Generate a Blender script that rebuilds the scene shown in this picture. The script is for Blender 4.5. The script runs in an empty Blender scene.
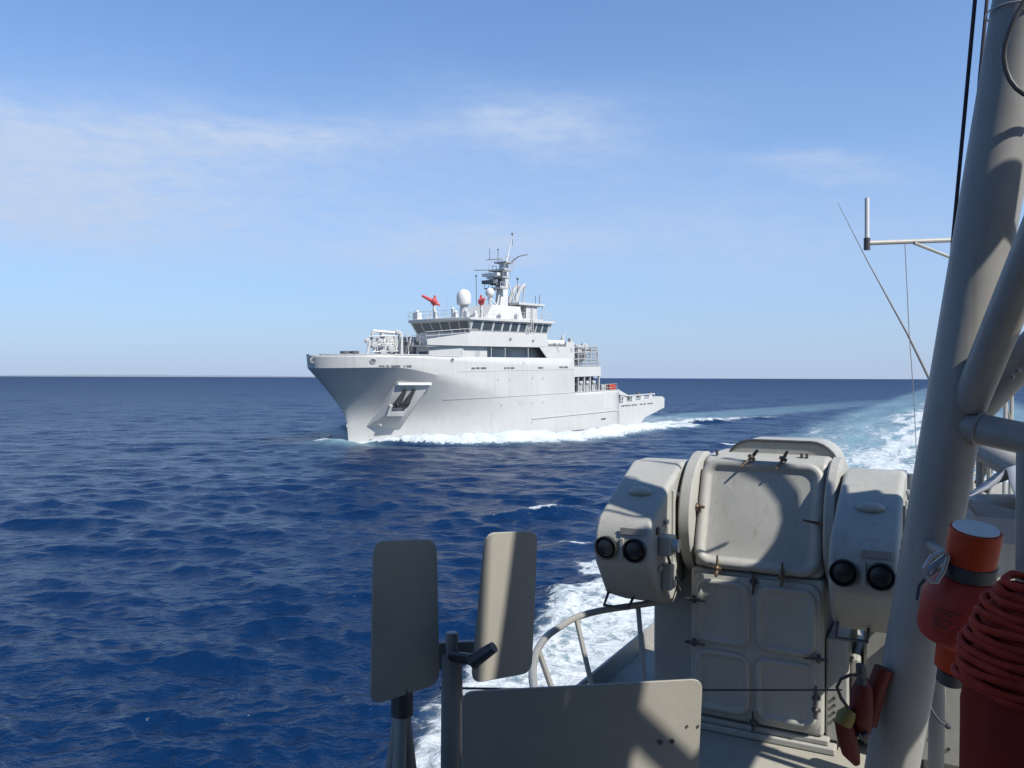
import bpy, bmesh, math, random
import numpy as np
from mathutils import Vector, Matrix

# ------------------------------------------------------------------ camera, sky, sun, exposure
scene = bpy.context.scene
col = scene.collection
F = 830.0
CAM_Z = 8.0
PITCH = 6.2 / F
ROLL = math.radians(0.19)
cam_data = bpy.data.cameras.new("camera")
cam = bpy.data.objects.new("camera", cam_data)
col.objects.link(cam)
cam_data.sensor_width = 36.0
cam_data.lens = 36.0 * F / 1024.0
cam_data.clip_start = 0.05
cam_data.clip_end = 120000.0
_f = Vector((0, math.cos(PITCH), -math.sin(PITCH)))
_r = Vector((1, 0, 0))
_u = _r.cross(_f)
_r2 = _r * math.cos(ROLL) + _u * math.sin(ROLL)
_u2 = _u * math.cos(ROLL) - _r * math.sin(ROLL)
CM = Matrix((_r2, _u2, -_f)).transposed()
cam.matrix_world = Matrix.Translation((0, 0, CAM_Z)) @ CM.to_4x4()
scene.camera = cam
CAM = Vector((0, 0, CAM_Z))


def W(px, py, depth):
    """Point at world distance Y = depth seen along the given direction."""
    r = _f + _r2 * ((px - 512) / F) - _u2 * ((py - 384) / F)
    return CAM + r * (depth / r.y)


SUN_EL = math.radians(46)
SUN_AZ = math.radians(132)          # clockwise from +Y: right and a little behind the camera
sun_dir = Vector((math.sin(SUN_AZ) * math.cos(SUN_EL), math.cos(SUN_AZ) * math.cos(SUN_EL), math.sin(SUN_EL)))
sd = bpy.data.lights.new("sun", 'SUN')
sd.energy = 5.0
sd.angle = math.radians(0.53)
sd.color = (1.0, 0.955, 0.88)
sun = bpy.data.objects.new("sun", sd)
sun.rotation_euler = (-sun_dir).to_track_quat('-Z', 'Y').to_euler()
sun.location = (30, -20, 60)
col.objects.link(sun)

world = bpy.data.worlds.new("World")
scene.world = world
world.use_nodes = True
wn, wl = world.node_tree.nodes, world.node_tree.links
wn.clear()


def N(nodes, t, **kw):
    n = nodes.new(t)
    for k, v in kw.items():
        setattr(n, k, v)
    return n


def math_node(nodes, links, op, a, b=None, c=None, clamp=False):
    n = nodes.new('ShaderNodeMath')
    n.operation = op
    n.use_clamp = clamp
    for i, v in enumerate((a, b, c)):
        if v is None:
            continue
        if isinstance(v, (int, float)):
            n.inputs[i].default_value = v
        else:
            links.new(v, n.inputs[i])
    return n.outputs[0]


def build_world():
    sky = N(wn, 'ShaderNodeTexSky', sky_type='NISHITA')
    sky.sun_disc = False
    sky.sun_elevation = SUN_EL
    sky.sun_rotation = SUN_AZ
    sky.altitude = 0
    sky.air_density = 1.0
    sky.dust_density = 0.35
    sky.ozone_density = 3.2
    tc = N(wn, 'ShaderNodeTexCoord')
    sep = N(wn, 'ShaderNodeSeparateXYZ')
    wl.new(tc.outputs['Generated'], sep.inputs[0])
    M = lambda op, a, b=None, c=None, clamp=False: math_node(wn, wl, op, a, b, c, clamp)
    az = M('ARCTAN2', sep.outputs[0], sep.outputs[1])
    el = M('ARCSINE', sep.outputs[2])
    comb = N(wn, 'ShaderNodeCombineXYZ')
    wl.new(M('MULTIPLY', az, 1.0), comb.inputs[0])
    wl.new(M('MULTIPLY', el, 3.2), comb.inputs[1])

    def noise(scale, detail, rough, off, dist=0.0):
        mp = N(wn, 'ShaderNodeMapping')
        mp.inputs['Location'].default_value = off
        wl.new(comb.outputs[0], mp.inputs[0])
        n = N(wn, 'ShaderNodeTexNoise')
        n.inputs['Scale'].default_value = scale
        n.inputs['Detail'].default_value = detail
        n.inputs['Roughness'].default_value = rough
        n.inputs['Distortion'].default_value = dist
        wl.new(mp.outputs[0], n.inputs[0])
        return n.outputs[0]

    warp = noise(3.0, 4, 0.6, (5, 2, 0))
    fine = noise(22.0, 7, 0.65, (1, 7, 0), 0.4)

    def bank(a0, e0, sa, se, tilt, amp):
        """Soft cirrus bank round one azimuth and elevation (degrees)."""
        da = M('SUBTRACT', az, math.radians(a0))
        de = M('SUBTRACT', M('SUBTRACT', el, math.radians(e0)), M('MULTIPLY', da, tilt))
        de = M('ADD', de, M('MULTIPLY', M('SUBTRACT', warp, 0.5), 0.10))
        qa = M('DIVIDE', da, math.radians(sa))
        qe = M('DIVIDE', de, math.radians(se))
        q = M('ADD', M('MULTIPLY', qa, qa), M('MULTIPLY', qe, qe))
        return M('MULTIPLY', M('EXPONENT', M('MULTIPLY', q, -1.0)), amp)

    parts = [bank(-34, 13.4, 17, 2.7, 0.03, 0.62), bank(-31, 9.8, 12, 2.4, 0.0, 0.52), bank(-16, 15.8, 7.0, 1.2, 0.12, 0.48),
             bank(1.5, 16.6, 7.0, 2.1, -0.22, 0.40), bank(-4, 9.0, 10, 1.2, 0.05, 0.40),
             bank(20, 13.4, 5.0, 0.7, -0.1, 0.35), bank(16, 8.0, 12, 2.2, 0.0, 0.20),
             bank(-28, 12.0, 28, 5.0, 0.0, 0.18), bank(8, 10.5, 26, 3.0, 0.0, 0.22), bank(-2, 16.5, 14, 2.2, 0.05, 0.20), bank(70, 20, 22, 5, 0.0, 0.4), bank(-95, 25, 25, 6, 0.1, 0.4), bank(170, 18, 40, 6, 0.0, 0.4)]
    s = parts[0]
    for p in parts[1:]:
        s = M('ADD', s, p)
    tex = M('ADD', 0.50, M('MULTIPLY', M('SUBTRACT', fine, 0.30), 1.5), None, True)
    cloud = M('MULTIPLY', M('MULTIPLY', s, 1.6), tex, None, True)
    # sea haze: air over the water scatters pale blue light low down
    hz = M('EXPONENT', M('MULTIPLY', M('MAXIMUM', el, 0.0), -3.7))
    hz = M('MULTIPLY', hz, 0.92)
    mix0 = N(wn, 'ShaderNodeMix', data_type='RGBA')
    wl.new(hz, mix0.inputs[0])
    # white balance of the clear sky
    wb = N(wn, 'ShaderNodeVectorMath', operation='MULTIPLY')
    wl.new(sky.outputs[0], wb.inputs[0])
    wb.inputs[1].default_value = (0.76, 1.17, 1.50)
    wl.new(wb.outputs[0], mix0.inputs[6])
    mix0.inputs[7].default_value = (3.70, 4.48, 6.30, 1)
    mix = N(wn, 'ShaderNodeMix', data_type='RGBA')
    wl.new(cloud, mix.inputs[0])
    wl.new(mix0.outputs[2], mix.inputs[6])
    mix.inputs[7].default_value = (4.25, 5.25, 7.1, 1)
    bg = N(wn, 'ShaderNodeBackground')
    bg.inputs[1].default_value = 0.080
    wl.new(mix.outputs[2], bg.inputs[0])
    out = N(wn, 'ShaderNodeOutputWorld')
    wl.new(bg.outputs[0], out.inputs[0])


build_world()
scene.view_settings.view_transform = 'Standard'
scene.view_settings.look = 'None'
scene.view_settings.exposure = 0.6
scene.view_settings.gamma = 1.0
scene.view_settings.use_curve_mapping = False
scene.render.resolution_x = 1024
scene.render.resolution_y = 768

rnd = random.Random(7)

# ------------------------------------------------------------------ helpers


def tag(o, label=None, cat=None, group=None, kind=None):
    if label:
        o['label'] = label
    if cat:
        o['category'] = cat
    if group:
        o['group'] = group
    if kind:
        o['kind'] = kind
    return o


def empty(name, M, label, cat, group=None):
    o = bpy.data.objects.new(name, None)
    o.empty_display_size = 0.2
    col.objects.link(o)
    o.matrix_world = M if isinstance(M, Matrix) else Matrix.Translation(M)
    return tag(o, label, cat, group)


def frame(origin, x, y, z):
    m = Matrix((Vector(x), Vector(y), Vector(z))).transposed().to_4x4()
    m.translation = Vector(origin)
    return m


def ortho(d):
    d = Vector(d).normalized()
    a = Vector((0, 0, 1)) if abs(d.z) < 0.9 else Vector((1, 0, 0))
    x = a.cross(d).normalized()
    return x, d.cross(x).normalized(), d


class MB:
    def __init__(self):
        self.bm = bmesh.new()

    def _v(self, pts):
        return [self.bm.verts.new(Vector(p)) for p in pts]

    def face(self, pts):
        self.bm.faces.new(self._v(pts))
        return self

    def loops(self, rings, cap0=True, cap1=True, closed=True, wrap=False):
        R = [self._v(r) for r in rings]
        n = len(R[0])
        K = len(R)
        for i in range(K if wrap else K - 1):
            a, b = R[i], R[(i + 1) % K]
            for j in range(n if closed else n - 1):
                k = (j + 1) % n
                self.bm.faces.new((a[j], a[k], b[k], b[j]))
        if cap0 and not wrap:
            self.bm.faces.new(list(reversed(R[0])))
        if cap1 and not wrap:
            self.bm.faces.new(R[-1])
        return self

    def box(self, c, s, rot=None, taper=None):
        c = Vector(c)
        hx, hy, hz = s[0] / 2, s[1] / 2, s[2] / 2
        tx, ty = taper or (1, 1)
        lo = [(-hx, -hy, -hz), (hx, -hy, -hz), (hx, hy, -hz), (-hx, hy, -hz)]
        hi = [(-hx * tx, -hy * ty, hz), (hx * tx, -hy * ty, hz), (hx * tx, hy * ty, hz), (-hx * tx, hy * ty, hz)]
        f = (lambda p: c + (rot @ Vector(p))) if rot else (lambda p: c + Vector(p))
        return self.loops([[f(p) for p in lo], [f(p) for p in hi]])

    def span(self, a, b):
        a, b = Vector(a), Vector(b)
        return self.box((a + b) / 2, [abs(b[i] - a[i]) for i in range(3)])

    def tube(self, a, b, r0, r1=None, n=14, caps=True):
        a, b = Vector(a), Vector(b)
        r1 = r0 if r1 is None else r1
        x, y, _ = ortho(b - a)
        ring = lambda c, r: [c + x * (r * math.cos(2 * math.pi * i / n)) + y * (r * math.sin(2 * math.pi * i / n)) for i in range(n)]
        return self.loops([ring(a, r0), ring(b, r1)], caps, caps)

    def path(self, pts, r, n=8, closed=False):
        pts = [Vector(p) for p in pts]
        rr = r if hasattr(r, '__len__') else [r] * len(pts)
        rings = []
        px = None
        for i, p in enumerate(pts):
            if closed:
                d = pts[(i + 1) % len(pts)] - pts[i - 1]
            else:
                d = pts[min(i + 1, len(pts) - 1)] - pts[max(i - 1, 0)]
            d.normalize()
            if px is None:
                x, y, _ = ortho(d)
            else:
                x = (px - d * px.dot(d)).normalized()
                y = d.cross(x)
            px = x
            rings.append([p + x * (rr[i] * math.cos(2 * math.pi * k / n)) + y * (rr[i] * math.sin(2 * math.pi * k / n)) for k in range(n)])
        return self.loops(rings, wrap=closed)

    def prism(self, poly, vec):
        vec = Vector(vec)
        return self.loops([[Vector(p) for p in poly], [Vector(p) + vec for p in poly]])

    def lathe(self, prof, c=(0, 0, 0), axis=(0, 0, 1), n=24, caps=True):
        x, y, z = ortho(axis)
        c = Vector(c)
        rings = [[c + z * h + x * (r * math.cos(2 * math.pi * i / n)) + y * (r * math.sin(2 * math.pi * i / n)) for i in range(n)] for r, h in prof]
        return self.loops(rings, caps, caps)

    def ball(self, c, r, sc=(1, 1, 1), n=16, m=10):
        c = Vector(c)
        rings = []
        for j in range(1, m):
            t = math.pi * j / m
            rings.append([c + Vector((r * sc[0] * math.sin(t) * math.cos(2 * math.pi * i / n), r * sc[1] * math.sin(t) * math.sin(2 * math.pi * i / n), -r * sc[2] * math.cos(t))) for i in range(n)])
        return self.loops(rings)

    def rpanel(self, c, ex, ey, en, w, h, r, prof, k=6):
        """Rounded panel: loops of (inset, height) stacked along en."""
        c, ex, ey, en = Vector(c), Vector(ex), Vector(ey), Vector(en)
        rings = []
        for ins, ht in prof:
            W2, H2, R = w / 2 - ins, h / 2 - ins, max(r - ins, 0.004)
            ring = []
            for q, (sx, sy) in enumerate(((1, 1), (-1, 1), (-1, -1), (1, -1))):
                for i in range(k + 1):
                    a = q * math.pi / 2 + (math.pi / 2) * i / k
                    ring.append(c + ex * (sx * (W2 - R) + R * math.cos(a)) + ey * (sy * (H2 - R) + R * math.sin(a)) + en * ht)
            rings.append(ring)
        return self.loops(rings)

    def build(self, name, mat, parent=None, bevel=0.0, seg=2, sharp=35, M=None):
        bm = self.bm
        bmesh.ops.recalc_face_normals(bm, faces=bm.faces)
        me = bpy.data.meshes.new(name)
        bm.to_mesh(me)
        bm.free()
        for p in me.polygons:
            p.use_smooth = True
        me.set_sharp_from_angle(angle=math.radians(sharp))
        me.materials.append(mat)
        o = bpy.data.objects.new(name, me)
        col.objects.link(o)
        if parent:
            o.parent = parent
        if M is not None:
            o.matrix_world = M
        if bevel:
            md = o.modifiers.new("bevel", 'BEVEL')
            md.width = bevel
            md.segments = seg
            md.limit_method = 'ANGLE'
            md.angle_limit = math.radians(35)
            md.harden_normals = True
        return o


def copy_tree(o, parent=None):
    c = o.copy()
    col.objects.link(c)
    if parent:
        c.parent = parent
    for ch in o.children:
        copy_tree(ch, c)
    return c


def paint(name, rgb, rough=0.45, var=0.10, rust=0.0, scale=2.0, metallic=0.0, streak=0.0, bump=0.02, spec=0.5):
    """Weathered paint: uneven tone, grime blotches, run marks, rust specks, slight surface waviness."""
    rgb = tuple(v * 0.88 for v in rgb)
    m = bpy.data.materials.new(name)
    m.use_nodes = True
    n, l = m.node_tree.nodes, m.node_tree.links
    b = n['Principled BSDF']
    tc = N(n, 'ShaderNodeTexCoord')

    def noise(sc, det, ro, vec=(1, 1, 1)):
        mp = N(n, 'ShaderNodeMapping')
        mp.inputs['Scale'].default_value = vec
        l.new(tc.outputs['Object'], mp.inputs[0])
        t = N(n, 'ShaderNodeTexNoise')
        t.inputs['Scale'].default_value = sc
        t.inputs['Detail'].default_value = det
        t.inputs['Roughness'].default_value = ro
        l.new(mp.outputs[0], t.inputs[0])
        return t.outputs[0]

    def ramp(v, a, c):
        r = N(n, 'ShaderNodeMapRange')
        r.clamp = True
        r.inputs[1].default_value = a
        r.inputs[2].default_value = c
        l.new(v, r.inputs[0])
        return r.outputs[0]

    def mixc(fac, a, bcol):
        x = N(n, 'ShaderNodeMix', data_type='RGBA')
        if isinstance(fac, float):
            x.inputs[0].default_value = fac
        else:
            l.new(fac, x.inputs[0])
        for s, v in ((6, a), (7, bcol)):
            if isinstance(v, tuple):
                x.inputs[s].default_value = v
            else:
                l.new(v, x.inputs[s])
        return x.outputs[2]

    d = lambda k: (rgb[0] * k, rgb[1] * k, rgb[2] * k, 1)
    big = noise(scale, 6, 0.62)
    c = mixc(ramp(big, 0.3, 0.7), d(1 - var), d(1 + var * 0.6))
    fine = noise(scale * 14, 5, 0.7)
    c = mixc(math_node(n, l, 'MULTIPLY', ramp(fine, 0.52, 0.75), min(1.0, var * 2.0)), c, d(0.72))
    if streak:
        st = noise(scale * 3.0, 4, 0.6, (3.2, 3.2, 0.22))
        c = mixc(math_node(n, l, 'MULTIPLY', ramp(st, 0.55, 0.75), streak), c, (rgb[0] * 0.55, rgb[1] * 0.48, rgb[2] * 0.40, 1))
    if rust:
        ru = noise(scale * 4.0, 8, 0.75)
        c = mixc(math_node(n, l, 'MULTIPLY', ramp(ru, 0.66, 0.72), rust), c, (0.16, 0.062, 0.025, 1))
    l.new(c, b.inputs['Base Color'])
    rr = N(n, 'ShaderNodeMapRange')
    rr.inputs[3].default_value = max(0.05, rough - 0.1)
    rr.inputs[4].default_value = min(1.0, rough + 0.14)
    l.new(fine, rr.inputs[0])
    l.new(rr.outputs[0], b.inputs['Roughness'])
    b.inputs['Metallic'].default_value = metallic
    b.inputs['Specular IOR Level'].default_value = spec
    if bump:
        bp = N(n, 'ShaderNodeBump')
        bp.inputs['Strength'].default_value = 0.35
        bp.inputs['Distance'].default_value = bump
        l.new(big, bp.inputs['Height'])
        l.new(bp.outputs[0], b.inputs['Normal'])
    return m


M_GREY = paint('grey_deck_paint', (0.34, 0.335, 0.305), 0.5, 0.14, 0.45, 2.2, streak=0.38, bump=0.012)
M_GREYB = paint('grey_mast_paint', (0.255, 0.25, 0.235), 0.42, 0.16, 0.45, 2.0, streak=0.35, bump=0.008)
M_PLATE = paint('shield_paint', (0.29, 0.275, 0.235), 0.55, 0.10, 0.15, 3.0, bump=0.006)
M_DECK = paint('deck_sheet_paint', (0.30, 0.285, 0.24), 0.75, 0.18, 0.35, 1.5, bump=0.004)
M_DARK = paint('dark_rubber', (0.018, 0.018, 0.02), 0.55, 0.2, 0, 6, bump=0)
M_BLACKM = paint('black_metal', (0.05, 0.05, 0.055), 0.45, 0.25, 0.3, 8, bump=0)
M_BROWN = paint('bronze_clamp', (0.13, 0.085, 0.055), 0.45, 0.3, 0.5, 14, metallic=0.3, bump=0)
M_LENS = bpy.data.materials.new('lens_glass')
M_LENS.use_nodes = True
M_LENS.node_tree.nodes['Principled BSDF'].inputs['Base Color'].default_value = (0.006, 0.006, 0.008, 1)
M_LENS.node_tree.nodes['Principled BSDF'].inputs['Roughness'].default_value = 0.38
M_SHIP = paint('ship_white_grey', (0.44, 0.445, 0.435), 0.4, 0.07, 0.0, 0.22, streak=0.24, bump=0.0)
M_SHIP2 = paint('ship_pale_paint', (0.47, 0.475, 0.465), 0.42, 0.06, 0.0, 0.5, streak=0.14, bump=0.0)
M_ANCH = paint('anchor_black', (0.025, 0.027, 0.03), 0.6, 0.2, 0.2, 2.0, bump=0.0)
M_SHIPD = paint('ship_dark_grey', (0.10, 0.11, 0.12), 0.5, 0.15, 0.1, 1.0, bump=0.0)
M_SHIPM = paint('ship_mid_grey', (0.36, 0.37, 0.375), 0.5, 0.12, 0.1, 1.0, bump=0.0)
M_BOOT = paint('boot_topping', (0.035, 0.04, 0.05), 0.4, 0.2, 0, 0.6, bump=0.0)
M_WHITE = paint('radome_white', (0.60, 0.60, 0.59), 0.35, 0.03, 0, 2, bump=0.0)
M_REDS = paint('monitor_red', (0.50, 0.06, 0.06), 0.4, 0.1, 0, 2, bump=0.0)
M_ORANGE = paint('orange_plastic', (0.44, 0.046, 0.012), 0.42, 0.14, 0, 7, bump=0.002, spec=0.25)
M_ORANGE2 = paint('faded_orange_plastic', (0.36, 0.034, 0.022), 0.5, 0.2, 0, 9, bump=0.002, spec=0.25)
M_REDC = paint('red_canvas', (0.24, 0.020, 0.010), 0.75, 0.22, 0, 6, bump=0.006, spec=0.2)
M_REDF = paint('float_red', (0.11, 0.013, 0.009), 0.5, 0.25, 0, 9, bump=0.002, spec=0.25)
M_REDROPE = paint('red_rope', (0.38, 0.034, 0.016), 0.8, 0.3, 0, 22, bump=0.004, spec=0.2)
M_YELLOW = paint('yellow_plastic', (0.17, 0.12, 0.012), 0.5, 0.15, 0, 7, bump=0)
M_STEEL = paint('galvanised_steel', (0.36, 0.37, 0.38), 0.4, 0.2, 0.1, 12, metallic=0.5, bump=0)
M_ROPE = paint('dark_rope', (0.05, 0.045, 0.06), 0.8, 0.3, 0, 20, bump=0)
M_WIRE = paint('stay_wire', (0.22, 0.22, 0.22), 0.5, 0.2, 0, 20, bump=0)
M_TARP = paint('grey_tarpaulin', (0.20, 0.22, 0.25), 0.6, 0.12, 0, 2.5, bump=0.03)
M_GLASS = bpy.data.materials.new('window_glass')
M_GLASS.use_nodes = True
_g = M_GLASS.node_tree.nodes['Principled BSDF']
_g.inputs['Base Color'].default_value = (0.045, 0.065, 0.085, 1)
_g.inputs['Roughness'].default_value = 0.12

# ------------------------------------------------------------------ frames of the two ships
TH = math.radians(38)
TR = math.radians(1.3)
u0 = Vector((math.sin(TH), math.cos(TH), 0))
S_P = Vector((math.cos(TH), -math.sin(TH), 0))              # to port
kz = Vector((0, 0, 1))
S_U = u0 * math.cos(TR) + kz * math.sin(TR)                  # aft
S_K = kz * math.cos(TR) - u0 * math.sin(TR)
S_O = Vector((-20.5, 97.6, 0))
SHIP_M = frame(S_O, S_U, -S_P, S_K)                          # local x aft, -y port, z up


def SV(s, t, z):
    return Vector((s, -t, z))


OA = math.radians(28)
O_A = Vector((math.sin(OA), math.cos(OA), 0))                # own ship: aft
O_R = Vector((math.cos(OA), -math.sin(OA), 0))               # own ship: right of the picture (inboard)
DECK_Z = CAM_Z - 2.84
O_E = Vector((0.82, 7.73, 0))                                # a point on the deck edge
OWN_M = frame(O_E, O_R, O_A, kz)                             # local x inboard, y aft, z up (z = 0 is the water)


def ss(a, b, x):
    t = np.clip((x - a) / (b - a), 0, 1)
    return t * t * (3 - 2 * t)


# support ship hull lines
def hull_s0(z):
    return np.interp(z, [-3, 0, 3, 4.3, 6.6, 9.1, 10.6], [2.0, 1.7, 1.4, 0.7, -1.2, -3.3, -3.45])


def hull_knuckle(s):
    return np.interp(s, [-5, 3, 4.7, 13, 21, 31, 40, 70], [9.1, 9.1, 8.95, 7.16, 5.5, 3.5, 2.2, 2.0])


def hull_b(s, z):
    """Half breadth of the support ship at station s, height z."""
    d = np.maximum(s - hull_s0(z), 0.0)
    xd = np.clip(d / 15.0, 0, 1)
    bd = 7.8 * (1 - (1 - xd) ** 2.3) ** 0.62
    xw = np.clip(d / 30.0, 0, 1)
    bw = 7.8 * (1 - (1 - xw) ** 1.9) ** 0.92
    h = np.clip((z + 0.5) / (hull_knuckle(s) + 0.5), 0, 1) ** 1.7
    return bw + (bd - bw) * h


# ------------------------------------------------------------------ sea
def value_noise(x, y, seed):
    g = np.random.RandomState(seed).rand(256, 256)
    xi, yi = np.floor(x).astype(np.int64), np.floor(y).astype(np.int64)
    fx, fy = x - xi, y - yi
    fx, fy = fx * fx * (3 - 2 * fx), fy * fy * (3 - 2 * fy)
    a, b = g[xi % 256, yi % 256], g[(xi + 1) % 256, yi % 256]
    c, d = g[xi % 256, (yi + 1) % 256], g[(xi + 1) % 256, (yi + 1) % 256]
    return (a * (1 - fx) + b * fx) * (1 - fy) + (c * (1 - fx) + d * fx) * fy


def fbm(x, y, seed, octv=4):
    s, a, t = 0, 0.5, 0
    for i in range(octv):
        s = s + a * value_noise(x * 2 ** i + 17.3 * i, y * 2 ** i - 9.1 * i, seed + i)
        t += a
        a *= 0.55
    return s / t


def sea_fields(X, Y):
    """Foam 0..1, churned (aerated) water 0..1 and extra height from the two ships, at world X, Y."""
    # --- support ship
    dx, dy = X - S_O.x, Y - S_O.y
    s = dx * u0.x + dy * u0.y
    t = dx * S_P.x + dy * S_P.y
    at = np.abs(t)
    hb = np.where(s < 66, hull_b(np.clip(s, -6, 66), np.zeros_like(s)), 7.5)
    off = at - hb                                            # metres outside the waterline
    wig = 3.0 * (fbm(s / 7.0, at / 7.0, 3) - 0.5)
    tout = np.interp(s, [2, 5, 7, 10, 15, 20, 30, 40, 52, 66, 90], [0.5, 3.0, 6.5, 10.0, 12.0, 12.5, 11.5, 10, 9, 7.5, 5]) + wig
    side = np.where((s > 1.5) & (s < 70), (1 - ss(0.85, 1.30, off / np.maximum(tout, 0.2))), 0) * (off > -1.5)
    dens = np.interp(s, [1, 6, 12, 30, 50, 70], [0.5, 1.0, 1.0, 0.82, 0.75, 0.55])
    # brightest at the breaking crest and close to the hull
    crest = np.exp(-((off - 0.72 * tout) / 1.6) ** 2)
    foam = side * dens * np.clip(0.82 + 0.55 * crest + 0.35 * np.exp(-np.maximum(off, 0) / 1.2), 0, 1.2)
    near = np.exp(-np.maximum(off, 0) / 2.2) * ss(16, 28, s) * (1 - ss(50, 57, s))
    foam = foam * (1 - 0.55 * near)
    hgt = -0.65 * near + 1.0 * crest * (s > 2) * ss(2, 6, s) * (1 - ss(38, 66, s)) + 0.35 * side * ss(2, 8, s) * (1 - ss(50, 66, s))
    # stem splash and green water round the stem
    d0 = np.hypot((s - 0.4) / 1.8, t / 3.0)
    hgt = hgt + 0.60 * np.exp(-d0 ** 2)
    turb = 1.0 * np.exp(-np.hypot((s - 0.9) / 2.6, (t - 0.2) / 4.2) ** 2)
    foam = 0.45 * np.exp(-np.hypot((s - 1.2) / 1.4, (t - 0.8) / 2.2) ** 2) * (s > 0) + foam
    dS = np.hypot((s - 0.6) / 1.1, (t + 3.2) / 2.8)
    foam = np.maximum(foam, 1.1 * np.exp(-dS ** 2))
    hgt = hgt + 0.25 * np.exp(-dS ** 2)
    # stern wake
    back = s - 56
    wake = ss(0, 8, back) * np.exp(-np.maximum(back, 0) / 48.0)
    wig2 = 5.0 * (fbm(s / 11.0, t / 8.0, 23) - 0.5)
    arms = np.exp(-((at - 8.5 - 0.10 * back + wig2) / 2.3) ** 2)
    foam = np.maximum(foam, wake * np.clip(1.25 * arms + 0.72 * (1 - ss(6, 11, at)), 0, 1.1))
    hgt = hgt + ss(2, 10, back) * np.exp(-np.maximum(back, 0) / 55.0) * (0.75 * arms + 0.5 * np.cos(back / 4.2) * (1 - ss(7, 12, at)))
    turb = np.maximum(turb, 0.75 * ss(0, 10, back) * np.exp(-np.maximum(back, 0) / 160.0) * (1 - ss(6, 12, at)))
    turb = np.maximum(turb, 0.55 * side)
    # --- own ship: d = metres outside the hull, a = metres aft
    ex, ey = X - O_E.x, Y - O_E.y
    a = ex * O_A.x + ey * O_A.y
    d = -(ex * O_R.x + ey * O_R.y)
    wig = (4.0 * (fbm(a / 6.0, d / 6.0, 41) - 0.5) + 2.2 * (fbm(a / 1.7, d / 1.7, 47) - 0.5)) * ss(2, 25, a) + 1.6 * (fbm(a / 2.5, d / 2.5, 53) - 0.5)
    edge = np.interp(a, [-20, 5, 8, 11, 14, 18, 22, 26, 31, 60, 75, 110, 160, 260, 500], [4.0, 7.2, 7.6, 8.2, 8.6, 9.4, 9.8, 10.0, 10.2, 13.6, 14.8, 18.5, 20, 21, 21]) + wig
    inn = 1 - ss(0.78, 1.02, d / edge)
    dens = np.interp(a, [0, 10, 25, 32, 45, 60, 90, 160, 300], [1.1, 1.1, 1.1, 1.05, 0.86, 0.74, 0.62, 0.46, 0.15])
    lanes = fbm(a / 16.0, d / 2.2, 61, 3)
    f2 = inn * (d > -30) * dens * np.clip(0.75 + 0.9 * (lanes - 0.5), 0, 1)
    edgec = 0.9 * np.exp(-((d - edge + 1.0) / 1.3) ** 2)
    f2 = np.maximum(f2, edgec * np.interp(a, [0, 30, 60, 90, 150], [0.8, 0.9, 0.85, 0.6, 0.0]) * 0.95)
    # white boil of the screws, trailing astern
    cen = 1.6 + 1.4 * np.sin(a / 23.0) * ss(20, 60, a)
    wid = 6.5 + a * 0.012
    boil = 1.15 * np.exp(-((d - cen) / wid) ** 2) * ss(18, 30, a) * np.interp(a, [20, 60, 120, 220, 420, 800], [1.0, 0.95, 0.85, 0.62, 0.3, 0.0]) * np.clip(0.5 + 1.3 * (fbm(a / 9.0, d / 1.3, 71, 4) - 0.3), 0, 1.1)
    f2 = np.maximum(f2, boil)
    foam = np.maximum(foam, f2)
    tw = (1 - ss(0.75, 1.05, d / edge)) * ss(-26, -16, d) * np.interp(a, [0, 20, 60, 200, 500, 1200, 2500], [0.8, 1.0, 1.0, 0.85, 0.55, 0.2, 0])
    turb = np.maximum(turb, tw * np.clip(0.85 + 0.7 * (fbm(a / 40.0, d / 3.5, 83, 3) - 0.5), 0, 1))
    hgt = hgt + 0.30 * edgec * ss(0, 10, a) * np.interp(a, [0, 30, 90, 200], [1, 1, 0.7, 0])
    # one breaking crest of the own bow wave, seen clear of the wash, and a few small ones
    for (cx, cy, ang, L, Wd, amp, h) in ((1.75, 48.4, 0.25, 1.3, 0.5, 0.95, 0.55), (3.0, 39.6, -0.2, 1.1, 0.35, 0.8, 0.25), (26.0, 98.0, -0.3, 1.8, 0.8, 0.9, 0.4),
                                         (3.6, 50.5, -0.3, 1.2, 0.25, 0.55, 0.1), (38.0, 150.0, 0.0, 3.0, 1.2, 0.8, 0.4), (-0.7, 47.0, 0.45, 1.8, 0.22, 0.5, 0.2)):
        c, sn = math.cos(ang), math.sin(ang)
        p, q = (X - cx) * c + (Y - cy) * sn, -(X - cx) * sn + (Y - cy) * c
        g = np.exp(-(p / L) ** 2 - (q / Wd) ** 2)
        foam = np.maximum(foam, amp * g)
        hgt = hgt + h * np.exp(-(p / (L * 2.0)) ** 2 - (q / (Wd * 2.4)) ** 2)
    return foam, np.clip(turb, 0, 1), hgt


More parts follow.
